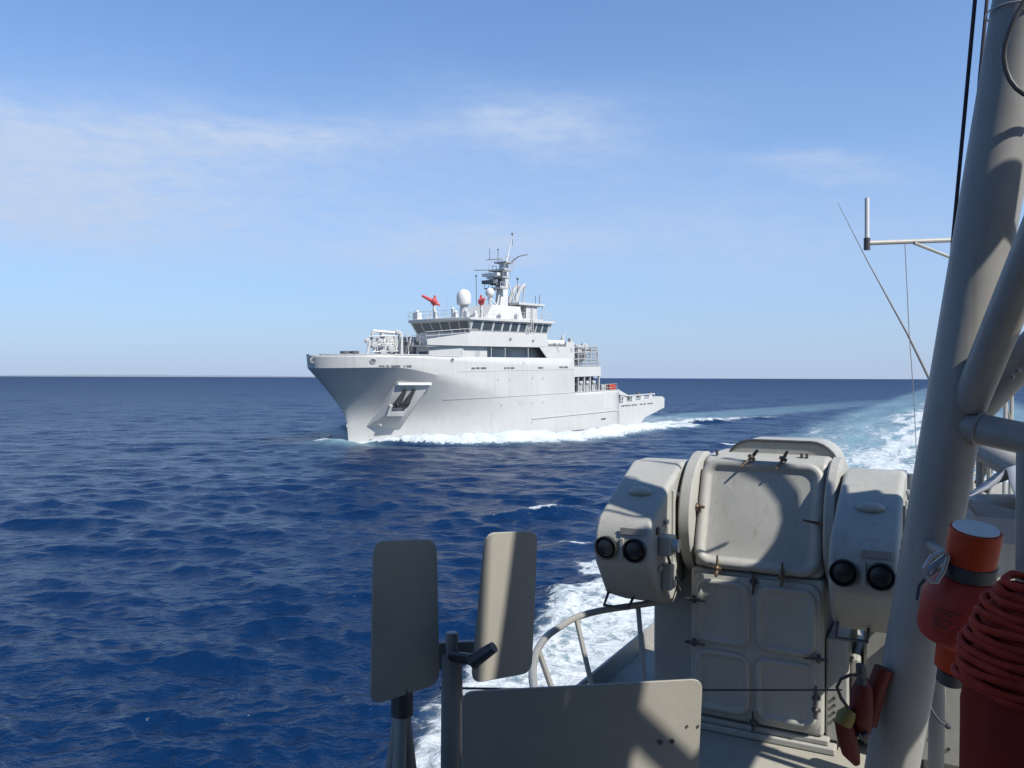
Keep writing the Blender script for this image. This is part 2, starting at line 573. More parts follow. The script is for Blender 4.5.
def build_sea():
    az = np.concatenate([np.arange(-180, -44, 3.0), np.arange(-44, 44, 0.085), np.arange(44, 180.1, 3.0)])
    az[-1] = 180.0
    az = np.radians(az)
    r = [5.0]
    while r[-1] < 90000:
        x = r[-1]
        r.append(x * (1 + (0.0048 if x < 700 else 0.0048 + 0.03 * min(1, (x - 700) / 5000))))
    r = np.array(r)
    A, Rr = np.meshgrid(az, r)
    X, Y = Rr * np.sin(A), Rr * np.cos(A)
    foam, turb, hgt = sea_fields(X, Y)
    dr = np.gradient(r)[:, None] * np.ones_like(X)
    rs = np.random.RandomState(11)
    Z = np.zeros_like(X)
    DX, DY = np.zeros_like(X), np.zeros_like(X)
    n = 96
    lam = np.exp(np.linspace(math.log(0.45), math.log(26.0), n)) * np.exp(rs.uniform(-0.04, 0.04, n))
    mean = math.radians(-104)
    calm = 1 - 0.55 * np.clip(turb, 0, 1)
    for i in range(n):
        L = lam[i]
        th = mean + rs.normal(0, 0.42 if L > 3 else 0.70)
        k = 2 * math.pi / L
        slope = 0.052 * (1.0 if L < 1.7 else (1.7 / L) ** 0.88)
        amp = slope / k
        lim = np.clip((L / dr - 3.0) / 3.0, 0, 1)
        rows = int(np.searchsorted(-lim[:, 0], -1e-9))
        rows = min(rows, X.shape[0])
        if rows < 2:
            continue
        ph = k * (X[:rows] * math.cos(th) + Y[:rows] * math.sin(th)) + rs.uniform(0, 6.283)
        # wave groups, so that crests come and go
        e = amp * lim[:rows] * (calm[:rows] if L < 6 else 1)
        Z[:rows] += e * np.sin(ph)
        DX[:rows] += 0.8 * e * math.cos(th) * np.cos(ph)
        DY[:rows] += 0.8 * e * math.sin(th) * np.cos(ph)
    grp = 0.55 + 0.9 * fbm(X / 30.0, Y / 18.0, 5, 3)
    Z *= grp
    lump = fbm(X / 0.9, Y / 0.9, 91, 4) - 0.4
    lump2 = fbm(X / 3.0, Y / 3.0, 95, 3) - 0.45
    Z += hgt * (0.75 + 0.5 * fbm(X / 1.8, Y / 1.8, 97, 3)) + np.clip(foam, 0, 1) * (0.30 * lump + 0.5 * lump2) * (Rr < 400)
    V = np.stack([X + DX * grp, Y + DY * grp, Z], -1).reshape(-1, 3)
    nr, na = X.shape
    i = np.arange(nr - 1)[:, None] * na + np.arange(na - 1)[None, :]
    quads = np.stack([i, i + 1, i + na + 1, i + na], -1).reshape(-1, 4)
    # centre cap under the camera
    nv = V.shape[0]
    V = np.vstack([V, [[0, 0, 0]]])
    me = bpy.data.meshes.new('sea')
    tri = np.stack([np.full(na - 1, nv), np.arange(na - 1) + 1, np.arange(na - 1)], -1)
    nq, nt = len(quads), len(tri)
    me.vertices.add(len(V))
    me.vertices.foreach_set('co', V.astype(np.float32).ravel())
    me.loops.add(nq * 4 + nt * 3)
    # quads wound to face up
    me.loops.foreach_set('vertex_index', np.concatenate([quads[:, ::-1].ravel(), tri[:, ::-1].ravel()]).astype(np.int32))
    me.polygons.add(nq + nt)
    st = np.concatenate([np.arange(nq) * 4, nq * 4 + np.arange(nt) * 3]).astype(np.int32)
    me.polygons.foreach_set('loop_start', st)
    me.polygons.foreach_set('use_smooth', np.ones(nq + nt, dtype=bool))
    me.update(calc_edges=True)
    for nm, arr in (('foam', foam), ('churn', turb)):
        at = me.attributes.new(nm, 'FLOAT', 'POINT')
        at.data.foreach_set('value', np.append(arr.ravel(), 0).astype(np.float32))
    o = bpy.data.objects.new('sea', me)
    col.objects.link(o)
    o['kind'] = 'structure'
    me.materials.append(sea_material())
    return o


def sea_material():
    m = bpy.data.materials.new('sea_water')
    m.use_nodes = True
    n, l = m.node_tree.nodes, m.node_tree.links
    b = n['Principled BSDF']
    Mx = lambda op, a, c=None, d=None, cl=False: math_node(n, l, op, a, c, d, cl)
    geo = N(n, 'ShaderNodeNewGeometry')
    pos = geo.outputs['Position']
    fo = N(n, 'ShaderNodeAttribute', attribute_name='foam').outputs['Fac']
    tu = N(n, 'ShaderNodeAttribute', attribute_name='churn').outputs['Fac']

    def noise(sc, det, ro, vec=(1, 1, 1), rot=0.0, dist=0.0, kind=None):
        mp = N(n, 'ShaderNodeMapping')
        mp.inputs['Scale'].default_value = vec
        mp.inputs['Rotation'].default_value = (0, 0, rot)
        l.new(pos, mp.inputs[0])
        t = N(n, 'ShaderNodeTexNoise')
        t.inputs['Scale'].default_value = sc
        t.inputs['Detail'].default_value = det
        t.inputs['Roughness'].default_value = ro
        t.inputs['Distortion'].default_value = dist
        l.new(mp.outputs[0], t.inputs[0])
        return t.outputs[0]

    # foam breaks up into lace: bubbles at several sizes eaten away by dark holes
    f1 = noise(1.1, 8, 0.68, dist=0.8)
    f2 = noise(5.0, 6, 0.7, dist=0.5)
    vor = N(n, 'ShaderNodeTexVoronoi', feature='DISTANCE_TO_EDGE')
    vor.inputs['Scale'].default_value = 1.5
    wp = N(n, 'ShaderNodeVectorMath', operation='ADD')
    wn_ = N(n, 'ShaderNodeTexNoise')
    wn_.inputs['Scale'].default_value = 1.3
    wn_.inputs['Detail'].default_value = 5
    l.new(pos, wn_.inputs[0])
    sc_ = N(n, 'ShaderNodeVectorMath', operation='SCALE')
    sc_.inputs['Scale'].default_value = 1.6
    l.new(wn_.outputs['Color'], sc_.inputs[0])
    l.new(pos, wp.inputs[0])
    l.new(sc_.outputs[0], wp.inputs[1])
    l.new(wp.outputs[0], vor.inputs['Vector'])
    lace = Mx('SUBTRACT', 1.0, Mx('MULTIPLY', vor.outputs['Distance'], 2.6), None, True)
    pat = Mx('ADD', Mx('ADD', Mx('MULTIPLY', f1, 0.62), Mx('MULTIPLY', f2, 0.24)), Mx('MULTIPLY', lace, 0.16))
    thr = Mx('SUBTRACT', 0.86, Mx('MULTIPLY', fo, 0.66))
    mr = N(n, 'ShaderNodeMapRange')
    mr.interpolation_type = 'SMOOTHSTEP'
    l.new(Mx('SUBTRACT', pat, thr), mr.inputs[0])
    mr.inputs[1].default_value = -0.06
    mr.inputs[2].default_value = 0.12
    mask = Mx('MULTIPLY', mr.outputs[0], Mx('MINIMUM', Mx('MULTIPLY', fo, 6.0), 1.0))
    # water colour: deep blue; aerated water greener and lighter
    big = noise(0.02, 3, 0.5)
    deep = N(n, 'ShaderNodeMix', data_type='RGBA')
    l.new(big, deep.inputs[0])
    deep.inputs[6].default_value = (0.0014, 0.0125, 0.046, 1)
    deep.inputs[7].default_value = (0.0020, 0.0170, 0.060, 1)
    mt = N(n, 'ShaderNodeMix', data_type='RGBA')
    tp = noise(0.5, 5, 0.6)
    l.new(Mx('MULTIPLY', tu, Mx('ADD', 0.5, Mx('MULTIPLY', tp, 0.75)), None, True), mt.inputs[0])
    l.new(deep.outputs[2], mt.inputs[6])
    mt.inputs[7].default_value = (0.165, 0.27, 0.31, 1)
    mc = N(n, 'ShaderNodeMix', data_type='RGBA')
    l.new(mask, mc.inputs[0])
    l.new(mt.outputs[2], mc.inputs[6])
    fc = N(n, 'ShaderNodeMix', data_type='RGBA')
    l.new(f2, fc.inputs[0])
    fc.inputs[6].default_value = (0.33, 0.385, 0.42, 1)
    fc.inputs[7].default_value = (0.54, 0.56, 0.57, 1)
    l.new(fc.outputs[2], mc.inputs[7])
    l.new(mc.outputs[2], b.inputs['Base Color'])
    # unresolved facets make distant water rougher
    ln = N(n, 'ShaderNodeVectorMath', operation='LENGTH')
    l.new(pos, ln.inputs[0])
    far = Mx('DIVIDE', ln.outputs['Value'], Mx('ADD', ln.outputs['Value'], 220.0))
    ro = Mx('ADD', Mx('ADD', 0.15, Mx('MULTIPLY', far, 0.30)), Mx('MULTIPLY', mask, 0.4))
    l.new(Mx('ADD', ro, Mx('MULTIPLY', tu, 0.10)), b.inputs['Roughness'])
    b.inputs['IOR'].default_value = 1.333
    l.new(Mx('SUBTRACT', 0.29, Mx('MULTIPLY', mask, 0.14)), b.inputs['Specular IOR Level'])
    # wind ripples finer than the mesh carries
    def ridged(v):
        return Mx('SUBTRACT', 1.0, Mx('ABSOLUTE', Mx('SUBTRACT', Mx('MULTIPLY', v, 2.0), 1.0)))
    r1 = ridged(noise(1.0, 3, 0.5, (0.55, 1.0, 1), 0.22, 0.15))
    r2 = ridged(noise(3.6, 4, 0.55, (0.6, 1.0, 1), -0.25, 0.15))
    r3 = noise(0.16, 4, 0.55, (0.5, 1.0, 1), 0.1, 0.2)
    hsum = Mx('ADD', Mx('ADD', Mx('MULTIPLY', r1, 0.20), Mx('MULTIPLY', r2, 0.065)), Mx('MULTIPLY', r3, 0.8))
    hsum = Mx('ADD', hsum, Mx('MULTIPLY', Mx('MULTIPLY', f2, mask), 0.10))
    # far off the mesh is too coarse for the short waves: there the ripples carry all of them
    lod = N(n, 'ShaderNodeMapRange')
    l.new(ln.outputs['Value'], lod.inputs[0])
    lod.inputs[1].default_value = 40.0
    lod.inputs[2].default_value = 600.0
    lod.inputs[3].default_value = 0.9
    lod.inputs[4].default_value = 1.2
    bp = N(n, 'ShaderNodeBump')
    bp.inputs['Strength'].default_value = 1.0
    l.new(lod.outputs[0], bp.inputs['Distance'])
    l.new(hsum, bp.inputs['Height'])
    # beyond the reach of the mesh every pixel holds many wave facets: tilt the normal facet by facet
    fm = N(n, 'ShaderNodeMapping')
    fm.inputs['Scale'].default_value = (0.7, 1.0, 1)
    l.new(pos, fm.inputs[0])
    fn = N(n, 'ShaderNodeTexNoise')
    fn.inputs['Scale'].default_value = 2.6
    fn.inputs['Detail'].default_value = 5
    fn.inputs['Roughness'].default_value = 0.7
    l.new(fm.outputs[0], fn.inputs[0])
    fs = N(n, 'ShaderNodeVectorMath', operation='SUBTRACT')
    l.new(fn.outputs['Color'], fs.inputs[0])
    fs.inputs[1].default_value = (0.5, 0.5, 0.5)
    fk = Mx('ADD', 0.42, Mx('MULTIPLY', far, 2.2))
    fz = N(n, 'ShaderNodeVectorMath', operation='MULTIPLY')
    l.new(fs.outputs[0], fz.inputs[0])
    cz = N(n, 'ShaderNodeCombineXYZ')
    l.new(fk, cz.inputs[0])
    l.new(fk, cz.inputs[1])
    l.new(cz.outputs[0], fz.inputs[1])
    fa = N(n, 'ShaderNodeVectorMath', operation='ADD')
    l.new(bp.outputs[0], fa.inputs[0])
    l.new(fz.outputs[0], fa.inputs[1])
    fnn = N(n, 'ShaderNodeVectorMath', operation='NORMALIZE')
    l.new(fa.outputs[0], fnn.inputs[0])
    l.new(fnn.outputs[0], b.inputs['Normal'])
    return m


build_sea()

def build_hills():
    # faint low coast far off on the left; distance haze is in its bluish colour
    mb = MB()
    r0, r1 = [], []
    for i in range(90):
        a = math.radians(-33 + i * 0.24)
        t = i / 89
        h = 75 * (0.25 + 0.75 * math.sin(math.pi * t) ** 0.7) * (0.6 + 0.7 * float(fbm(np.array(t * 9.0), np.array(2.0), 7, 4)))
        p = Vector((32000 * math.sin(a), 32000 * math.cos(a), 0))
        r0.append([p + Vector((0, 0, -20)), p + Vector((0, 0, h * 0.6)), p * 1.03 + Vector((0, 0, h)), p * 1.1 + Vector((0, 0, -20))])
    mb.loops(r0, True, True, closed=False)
    o = mb.build('hills', paint('hazed_coast', (0.21, 0.245, 0.29), 0.9, 0.1, 0, 0.0005, bump=0))
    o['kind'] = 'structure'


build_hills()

# ------------------------------------------------------------------ own ship: deck and side
def build_deck():
    mb = MB()
    # plan in local x inboard, y aft
    plan = [(0, -12), (9.5, -12), (9.5, 14), (8.5, 19), (0.3, 19), (0, 18)]
    mb.prism([(x, y, DECK_Z - 0.06) for x, y in plan], (0, 0, 0.06))
    o = mb.build('deck', M_DECK, M=OWN_M)
    o['kind'] = 'structure'
    mb = MB()
    top = [(0.02, -12), (9.48, -12), (9.48, 14), (8.48, 18.98), (0.32, 18.98), (0.02, 17.98)]
    bot = [(0.3, -12), (9.2, -12), (9.2, 13.6), (8.0, 17.6), (0.9, 17.6), (0.3, 17.0)]
    mb.loops([[(x, y, -1.5) for x, y in bot], [(x, y, DECK_Z - 0.064) for x, y in top]])
    o = mb.build('hull_side', M_GREYB, M=OWN_M)
    tag(o, 'grey hull side of the near ship below its deck edge, above the foam', 'hull')
    mb = MB()
    mb.prism([(0.003, -11.9, DECK_Z + 0.003), (0.07, -11.9, DECK_Z + 0.003), (0.05, -11.9, DECK_Z + 0.17), (0.02, -11.9, DECK_Z + 0.17)], (0, 29.8, 0))
    o = mb.build('deck_coaming', M_GREYB, M=OWN_M, bevel=0.006)
    tag(o, 'low grey coaming along the deck edge left of the launcher', 'coaming')


build_deck()

# ------------------------------------------------------------------ the support ship
M_MASTG = paint('mast_light_grey', (0.52, 0.53, 0.535), 0.5, 0.12, 0.05, 1.0, bump=0.0)


def build_support_ship():
    root = empty('support_ship', SHIP_M, 'white-grey support ship with a wide flared bow steaming alongside on the open sea', 'ship')
    V = SV

    def hb(s, z):
        return float(hull_b(np.array(float(s)), np.array(float(z))))

    # hull
    END = 51.3
    tops = list(np.linspace(0, 1, 60) ** 1.7 * (38.5 + 3.3) - 3.3) + [38.56] + list(np.linspace(39.2, END, 10))

    def ztop(s):
        return 5.0 if s > 38.55 else float(np.interp(s, [-4, 6, 13, 31, 38.55], [10.62, 10.5, 10.3, 10.12, 10.1]))

    rows_lo, rows_hi = 18, 5
    ringsP = []
    for i, st in enumerate(tops):
        zk = float(hull_knuckle(st))
        zt = ztop(st)
        zk = min(zk, zt - 0.2)
        zs = [-3 + (zk + 3) * v for v in np.linspace(0, 1, rows_lo)] + [zk + (zt - zk) * v for v in np.linspace(0, 1, rows_hi + 1)[1:]]
        ring = []
        for z in zs:
            s = st + (float(hull_s0(z)) - float(hull_s0(9.1))) * max(0.0, 1 - (st + 3.3) / 24.0)
            ring.append((s, hb(s, z), z))
        ringsP.append(ring)
    mb = MB()
    for side in (1, -1):
        mb.loops([[V(s, side * t, z) for s, t, z in r] for r in ringsP], False, False, closed=False)
    bmesh.ops.remove_doubles(mb.bm, verts=mb.bm.verts, dist=0.002)
    # transom of the high part
    last = ringsP[-1]
    mb.face([V(s, t, z) for s, t, z in last] + [V(s, -t, z) for s, t, z in reversed(last)])
    hull = mb.build('hull', M_SHIP, root, sharp=24)
    md = hull.modifiers.new('plate', 'SOLIDIFY')
    md.thickness = 0.12
    md.offset = -1

    def patch(mb, s0, s1, z0, z1, off=0.02, n=6, side=1, thick=0.0):
        """A strip lying on the hull surface."""
        r0, r1 = [], []
        for i in range(n + 1):
            s = s0 + (s1 - s0) * i / n
            za, zb = (z0(s) if callable(z0) else z0), (z1(s) if callable(z1) else z1)
            r0.append(V(s, side * (hb(s, za) + off), za))
            r1.append(V(s, side * (hb(s, zb) + off), zb))
        if thick:
            q0 = [p - Vector((0, -side * thick, 0)) for p in r0]
            q1 = [p - Vector((0, -side * thick, 0)) for p in r1]
            mb.loops([[a, b, c, d] for a, b, c, d in zip(r0, r1, q1, q0)])
        else:
            mb.loops([r0, r1], False, False, closed=False)

    for side in (1, -1):
        mb = MB()
        patch(mb, 13, END, lambda s: -2.0, lambda s: -0.42 - 0.006 * s, 0.02, 26, side, 0.05)
        mb.build('boot_stripe', M_BOOT, root)
        mb = MB()
        patch(mb, 11.5, END, lambda s: 4.98, lambda s: 5.06, 0.06, 20, side, 0.08)
        patch(mb, 12.5, 38.5, lambda s: 8.44, lambda s: 8.50, 0.04, 14, side, 0.06)
        patch(mb, 28, END, lambda s: 1.66, lambda s: 1.78, 0.10, 12, side, 0.12)
        mb.build('rubbing_strake', M_SHIP2, root)
        mb = MB()
        patch(mb, -3.2, 13, lambda s: ztop(s) - 0.02, lambda s: ztop(s) + 0.10, 0.05, 40, side, 0.24)
        mb.build('bulwark_rail', M_SHIP2, root)
    # dark freeing ports along the side
    slots = [(1.5, 2.1, 9.08), (2.25, 2.6, 9.08), (2.75, 3.9, 9.08), (4.3, 4.45, 9.07), (4.65, 5.3, 9.06), (15.2, 15.9, 8.68), (16.1, 16.8, 8.7), (17.0, 18.1, 8.69),
             (21.8, 22.3, 8.64), (22.5, 23.0, 8.64), (23.2, 24.0, 8.64), (29.4, 30.6, 8.6), (34.6, 35.5, 8.62), (35.7, 36.8, 8.62)]
    for a, b, z in slots:
        mb = MB()
        patch(mb, a, b, z, z + 0.26, 0.012, 3, 1, 0.03)
        mb.build('freeing_port', M_SHIPD, root)
    # portholes
    for s, z in ((20.5, 7.3), (23.0, 7.28), (28.2, 7.3), (30.6, 7.25), (21.6, 4.0), (25.3, 4.0), (27.9, 3.9), (30.5, 3.9), (1.5, 2.2), (28.0, 1.2), (26.2, 9.4)):
        t = hb(s, z)
        mb = MB()
        mb.tube(V(s, t - 0.05, z), V(s, t + 0.03, z), 0.17, n=12)
        mb.build('porthole', M_SHIPM, root)
    # fairleads with rims
    for s, z, r in ((-3.45, 10.0, 0.36), (0.9, 9.85, 0.34), (11.6, 9.9, 0.26), (23.2, 12.65, 0.24), (28.3, 12.5, 0.2)):
        t = hb(s, z)
        e = 0.05
        d = Vector((hb(s + e, z) - hb(s - e, z), 0, 0))
        tang = (V(s + e, hb(s + e, z), z) - V(s - e, hb(s - e, z), z)).normalized()
        nrm = tang.cross(Vector((0, 0, 1))).normalized()
        c = V(s, t if z < 11 else 7.8, z)
        if nrm.dot(V(0, 1, 0)) < 0:
            nrm = -nrm
        mb = MB()
        mb.tube(c - nrm * 0.05, c + nrm * 0.04, r * 0.72, n=14)
        fl = mb.build('fairlead', M_SHIPD, root)
        mb = MB()
        x, y, _ = ortho(nrm)
        mb.path([c + nrm * 0.05 + x * (r * math.cos(k * 0.3927)) + y * (0.8 * r * math.sin(k * 0.3927)) for k in range(16)], 0.05, 6, True)
        mb.build('fairlead_rim', M_SHIPM, fl)
    mb = MB()
    mb.tube(V(3.3, 3.5, 2.3), V(3.3, 3.9, 2.3), 0.14, n=10)
    mb.build('drain', M_SHIPM, root)
    mb = MB()
    mb.span(V(45.9, 7.78, 0.45), V(47.2, 7.83, 0.72))
    mb.build('vent_grille', M_SHIPD, root)
    mb = MB()
    patch(mb, 46.4, 49.6, 2.2, 4.7, 0.015, 2, 1, 0.03)
    mb.build('side_door', M_SHIP2, root)

    # anchor pocket
    TL, FL, BL, IL = V(4.38, 5.20, 7.0), V(4.15, 3.65, 3.43), V(3.33, 1.22, 1.95), V(4.6, 1.0, 5)
    TRt, FR, BR, IR = V(8.66, 6.75, 6.9), V(6.95, 4.75, 3.3), V(7.24, 2.95, 1.4), V(8.3, 3.0, 5)
    mb = MB()
    mb.loops([[TL, FL, BL, IL], [TRt, FR, BR, IR]])
    pk = mb.build('anchor_pocket', M_SHIP, root)
    mb = MB()
    out = V(0.1, 0.9, 0) * 0.6
    mb.loops([[TL, TL + out, TL + out + V(0, 0, .3), TL + V(0, 0, .3)], [TRt, TRt + out * 0.6, TRt + out * .6 + V(0, 0, .3), TRt + V(0, 0, .3)]])
    mb.build('pocket_shelf', M_WHITE, pk)
    B = lambda a, b: TL * (1 - a) * (1 - b) + TRt * a * (1 - b) + FL * (1 - a) * b + FR * a * b      # point on the pocket face
    nf = (TRt - TL).cross(FL - TL).normalized()
    if nf.dot(V(0, 1, 0)) < 0:
        nf = -nf
    mb = MB()
    # tray: side cheeks and front lip
    for a0, a1, b0, b1 in ((0.04, 0.15, 0.66, 1.0), (0.66, 0.76, 0.62, 1.0), (0.15, 0.66, 0.86, 1.0)):
        q = [B(a0, b0), B(a1, b0), B(a1, b1), B(a0, b1)]
        mb.loops([[p - nf * 0.05 for p in q], [p + nf * 0.32 for p in q]])
    mb.build('pocket_tray', M_SHIP, pk)
    mb = MB()
    for (a0, a1, bt, at) in ((0.17, 0.39, 0.12, 0.34), (0.47, 0.67, 0.12, 0.60)):
        q = [B(a0, 0.58), B(a1, 0.58), B(at + 0.05, bt), B(at - 0.03, bt)]
        mb.loops([[p + nf * 0.06 for p in q], [q[0] + nf * 0.5, q[1] + nf * 0.5, q[2] + nf * 0.2, q[3] + nf * 0.2]])
    q = [B(0.13, 0.72), B(0.70, 0.68), B(0.70, 0.54), B(0.17, 0.56)]
    mb.loops([[p + nf * 0.03 for p in q], [p + nf * 0.42 for p in q]])
    mb.ball(B(0.27, 0.62) + nf * 0.42, 0.2, n=10, m=7)
    mb.build('anchor', M_ANCH, root)

    # stern section, low bulwark, cut-up counter
    prof = [(51.3, -3), (56.5, -2.0), (60, 0.0), (66.9, 1.35), (67.0, 3.0), (66.2, 3.35), (64.5, 3.3), (51.3, 2.75)]
    mb = MB()
    mb.prism([V(s, 7.72, z) for s, z in prof], V(0, -15.44, 0))
    st = mb.build('stern', M_SHIP, root, bevel=0.05)
    mb = MB()
    for side in (1, -1):
        for k in range(12):
            s = 52.4 + k * 1.03
            mb.tube(V(s, side * 7.5, 2.8), V(s, side * 7.5, 3.78 + 0.02 * k), 0.06, n=6)
        mb.box(V(57.8, side * 7.5, 3.9), (11.6, 0.32, 0.16))
        for k in range(4):
            s = 53.0 + k * 2.9
            mb.span(V(s, side * 7.56, 2.8), V(s + 1.1, side * 7.48, 3.75))
    mb.build('stern_railing', M_SHIP2, st)
    for s in (52.2, 53.2, 54.2, 55.4, 56.4, 58.2, 59.4, 60.8, 61.8):
        mb = MB()
        mb.span(V(s, 7.73, 2.18), V(s + 0.85, 7.70, 2.42))
        mb.build('freeing_port', M_SHIPD, st)
    for a_, b_ in ((V(51.33, 7.4, 2.76), V(52.4, 5.8, 4.6)), (V(54, 4, 2.8), V(56.5, 1, 4.0)), (V(58.0, 5.8, 2.9), V(60.0, 4.4, 3.8))):
        mb = MB()
        mb.span(a_, b_)
        mb.build('towing_winch', M_SHIPD, root, bevel=0.1)
    for s_, t_, r_ in ((62.5, 5, 0.35), (64.5, 6.2, 0.3)):
        mb = MB()
        mb.tube(V(s_, t_, 3), V(s_, t_, 4.1), r_)
        mb.build('towing_bollard', M_SHIPD, root)
    mb = MB()
    mb.loops([[V(51.35, 7.72, 5.0), V(51.35, 7.72, 4.2), V(51.35, 7.6, 4.2), V(51.35, 7.6, 5.0)], [V(54.2, 7.72, 4.05), V(54.2, 7.72, 3.85), V(54.2, 7.6, 3.85), V(54.2, 7.6, 4.05)]])
    mb.build('bulwark_wing', M_SHIP2, root)

    # decks inside the bulwark
    mb = MB()
    mb.loops([[V(s, hb(s, 9.0) - 0.1, 8.95) for s in np.linspace(-3.0, 14, 14)], [V(s, -hb(s, 9.0) + 0.1, 8.95) for s in np.linspace(-3.0, 14, 14)]], False, False, closed=False)
    mb.build('foredeck', M_SHIPM, root)
    mb = MB()
    mb.span(V(38.6, 7.66, 4.7), V(51.2, -7.66, 4.9))
    mb.build('working_deck', M_SHIPM, root)

    # superstructure
    mb = MB()
    mb.span(V(10.6, 4.9, 8.96), V(14.0, -4.9, 11.58))
    mb.span(V(19.0, 6.2, 8.4), V(38.58, -6.2, 11.58))
    mb.span(V(14.003, 7.25, 8.96), V(18.997, -7.25, 11.58))
    for sd_ in (1, -1):
        mb.prism([V(s, sd_ * t, 8.96) for s, t in ((10.7, 4.903), (13.997, 7.2), (13.997, 4.903))], V(0, 0, 2.62))
    mb.span(V(31.0, 7.6, 8.4), V(38.5, 6.2, 10.0))
    mb.span(V(31.0, -7.6, 8.4), V(38.5, -6.2, 10.0))
    for side in (1, -1):
        pan = [(31.6, 10.125), (38.58, 10.105), (38.58, 12.46), (36.4, 12.46), (36.4, 11.72), (29.85, 11.72), (29.85, 11.6)]
        mb.prism([V(s, side * 7.8, z) for s, z in pan], V(0, -side * 0.16, 0))
    mb.span(V(36.4, 7.64, 11.6), V(38.58, -7.64, 12.44))
    mb.span(V(38.4, 7.64, 5.0), V(38.575, -7.64, 11.6))
    sup = mb.build('superstructure', M_SHIP2, root)
    # gallery: deck above, stanchions, dark door openings
    mb = MB()
    plan = [(10.0, 5.0), (14.5, 7.62), (38.4, 7.62), (38.4, -7.62), (14.5, -7.62), (10.0, -5.0)]
    mb.prism([V(s, t, 11.585) for s, t in plan], V(0, 0, 0.2))
    mb.build('bridge_deck', M_SHIP2, root)
    for s in (19.4, 22.3, 27.4):
        mb = MB()
        mb.tube(V(s, 7.6, 10.1), V(s, 7.6, 11.6), 0.07, n=8)
        mb.build('stanchion', M_SHIPM, root)
    for s, w in ((16.6, 0.9), (20.6, 1.0), (24.2, 1.2), (28.5, 1.4)):
        mb = MB()
        tw = 6.2 if s > 19 else 7.25
        mb.span(V(s, tw + 0.02, 9.2), V(s + w, tw - 0.05, 11.2))
        mb.build('door', M_SHIPM, sup)
    for a, b in ((-4.4, -2.6), (-1.6, 0.0), (1.0, 2.6), (3.2, 4.6)):
        mb = MB()
        mb.span(V(10.55, a, 9.9), V(10.65, b, 11.0))
        mb.build('shade_pane', M_GLASS, sup)  # dark glass panes standing in for the shaded house front
    mb = MB()
    mb.path([V(10.9, t, 11.98 + 0.12 * math.sin(t * 5)) for t in np.linspace(-0.5, 3.6, 14)], 0.24, 8)
    mb.span(V(10.6, 0.4, 11.79), V(11.3, 1.2, 12.3))
    mb.span(V(10.6, 2.2, 11.79), V(11.3, 3.2, 12.25))
    mb.build('rolled_net', M_SHIPD, root)
    # bridge-wing bulwark, rising aft
    for side in (1, -1):
        mb = MB()
        band = [(14.5, 11.63), (30.9, 11.60), (30.9, 13.34), (15.4, 13.30), (14.5, 13.22)]
        mb.prism([V(s, side * 7.8, z) for s, z in band], V(0, -side * 0.14, 0))
        w0, w1 = (10.0, 5.15), (14.497, 7.8)
        mb.loops([[V(w0[0], side * w0[1], 11.78), V(w1[0], side * w1[1], 11.63), V(w1[0], side * w1[1], 13.22), V(w0[0], side * w0[1], 12.5)],
                  [V(w0[0] + .07, side * (w0[1] - .12), 11.78), V(w1[0], side * (w1[1] - .14), 11.63), V(w1[0], side * (w1[1] - .14), 13.22), V(w0[0] + .07, side * (w0[1] - .12), 12.5)]])
        band2 = [(30.9, 11.725), (31.9, 11.725), (31.9, 12.5), (30.9, 13.0)]
        mb.prism([V(s, side * 7.8, z) for s, z in band2], V(0, -side * 0.14, 0))
        mb.build('wing_bulwark', M_SHIP2, root, bevel=0.03)
    mb = MB()
    fr = [V(s, t, 0) for s, t in ((14.5, -7.4), (10.2, -4.8), (10.1, -1.6), (10.1, 1.6), (10.2, 4.8), (14.5, 7.4), (17.0, 7.5))]
    for h in (12.3, 12.8):
        mb.path([p + V(0, 0, h + ((0.6 if i == 4 else 1.0) if i > 3 else 0)) for i, p in enumerate(fr)], 0.035, 6)
    for i in range(len(fr) - 1):
        for k in range(3):
            p = fr[i].lerp(fr[i + 1], k / 3)
            mb.tube(p + V(0, 0, 11.7), p + V(0, 0, 12.8 + min(1.0, max(0.0, (i + k / 3 - 3.3)) * 0.6)), 0.03, n=6)
    mb.build('bridge_railing', M_SHIP2, root)

    # bridge
    mb = MB()
    mb.span(V(18.4, 4.95, 11.78), V(35.6, -4.95, 13.78))
    rb = [(18.35, 5.0), (35.7, 5.0), (35.7, -5.0), (18.35, -5.0)]
    rt = [(17.75, 5.45), (36.2, 5.45), (36.2, -5.45), (17.75, -5.45)]
    mb.loops([[V(s, t, 13.78) for s, t in rb], [V(s, t, 15.12) for s, t in rt]])
    bridge = mb.build('bridge', M_SHIP2, root)
    mb = MB()
    ov = [(17.0, 3.8), (17.6, 5.7), (36.6, 5.75), (36.6, -5.75), (17.6, -5.7), (17.0, -3.8)]
    mb.loops([[V(s, t, 15.13) for s, t in ov], [V(s, t, 15.5) for s, t in ov]])
    mb.build('roof', M_SHIP2, bridge, bevel=0.06)

    def belt(sf, tf, z):
        f = (z - 13.78) / 1.34
        return V(sf(f), tf(f), z)

    def pane(a, b, face):
        mb = MB()
        z0, z1 = (13.86, 14.98) if face != 'front' else (13.3, 15.0)
        pts = []
        for q, z in ((a, z0), (b, z0), (b, z1), (a, z1)):
            f = (z - 13.78) / 1.34
            if face == 'port':
                pts.append(V(q, 5.0 + 0.45 * f + 0.012, z))
                nv = V(0, -0.04, 0)
            elif face == 'starboard':
                pts.append(V(q, -5.0 - 0.45 * f - 0.012, z))
                nv = V(0, 0.04, 0)
            else:
                pts.append(V(18.35 - 0.6 * f - 0.012, q * (1 + 0.09 * f), z))
                nv = V(0.04, 0, 0)
        mb.loops([pts, [p + nv for p in pts]])
        mb.build('window', M_GLASS, bridge)

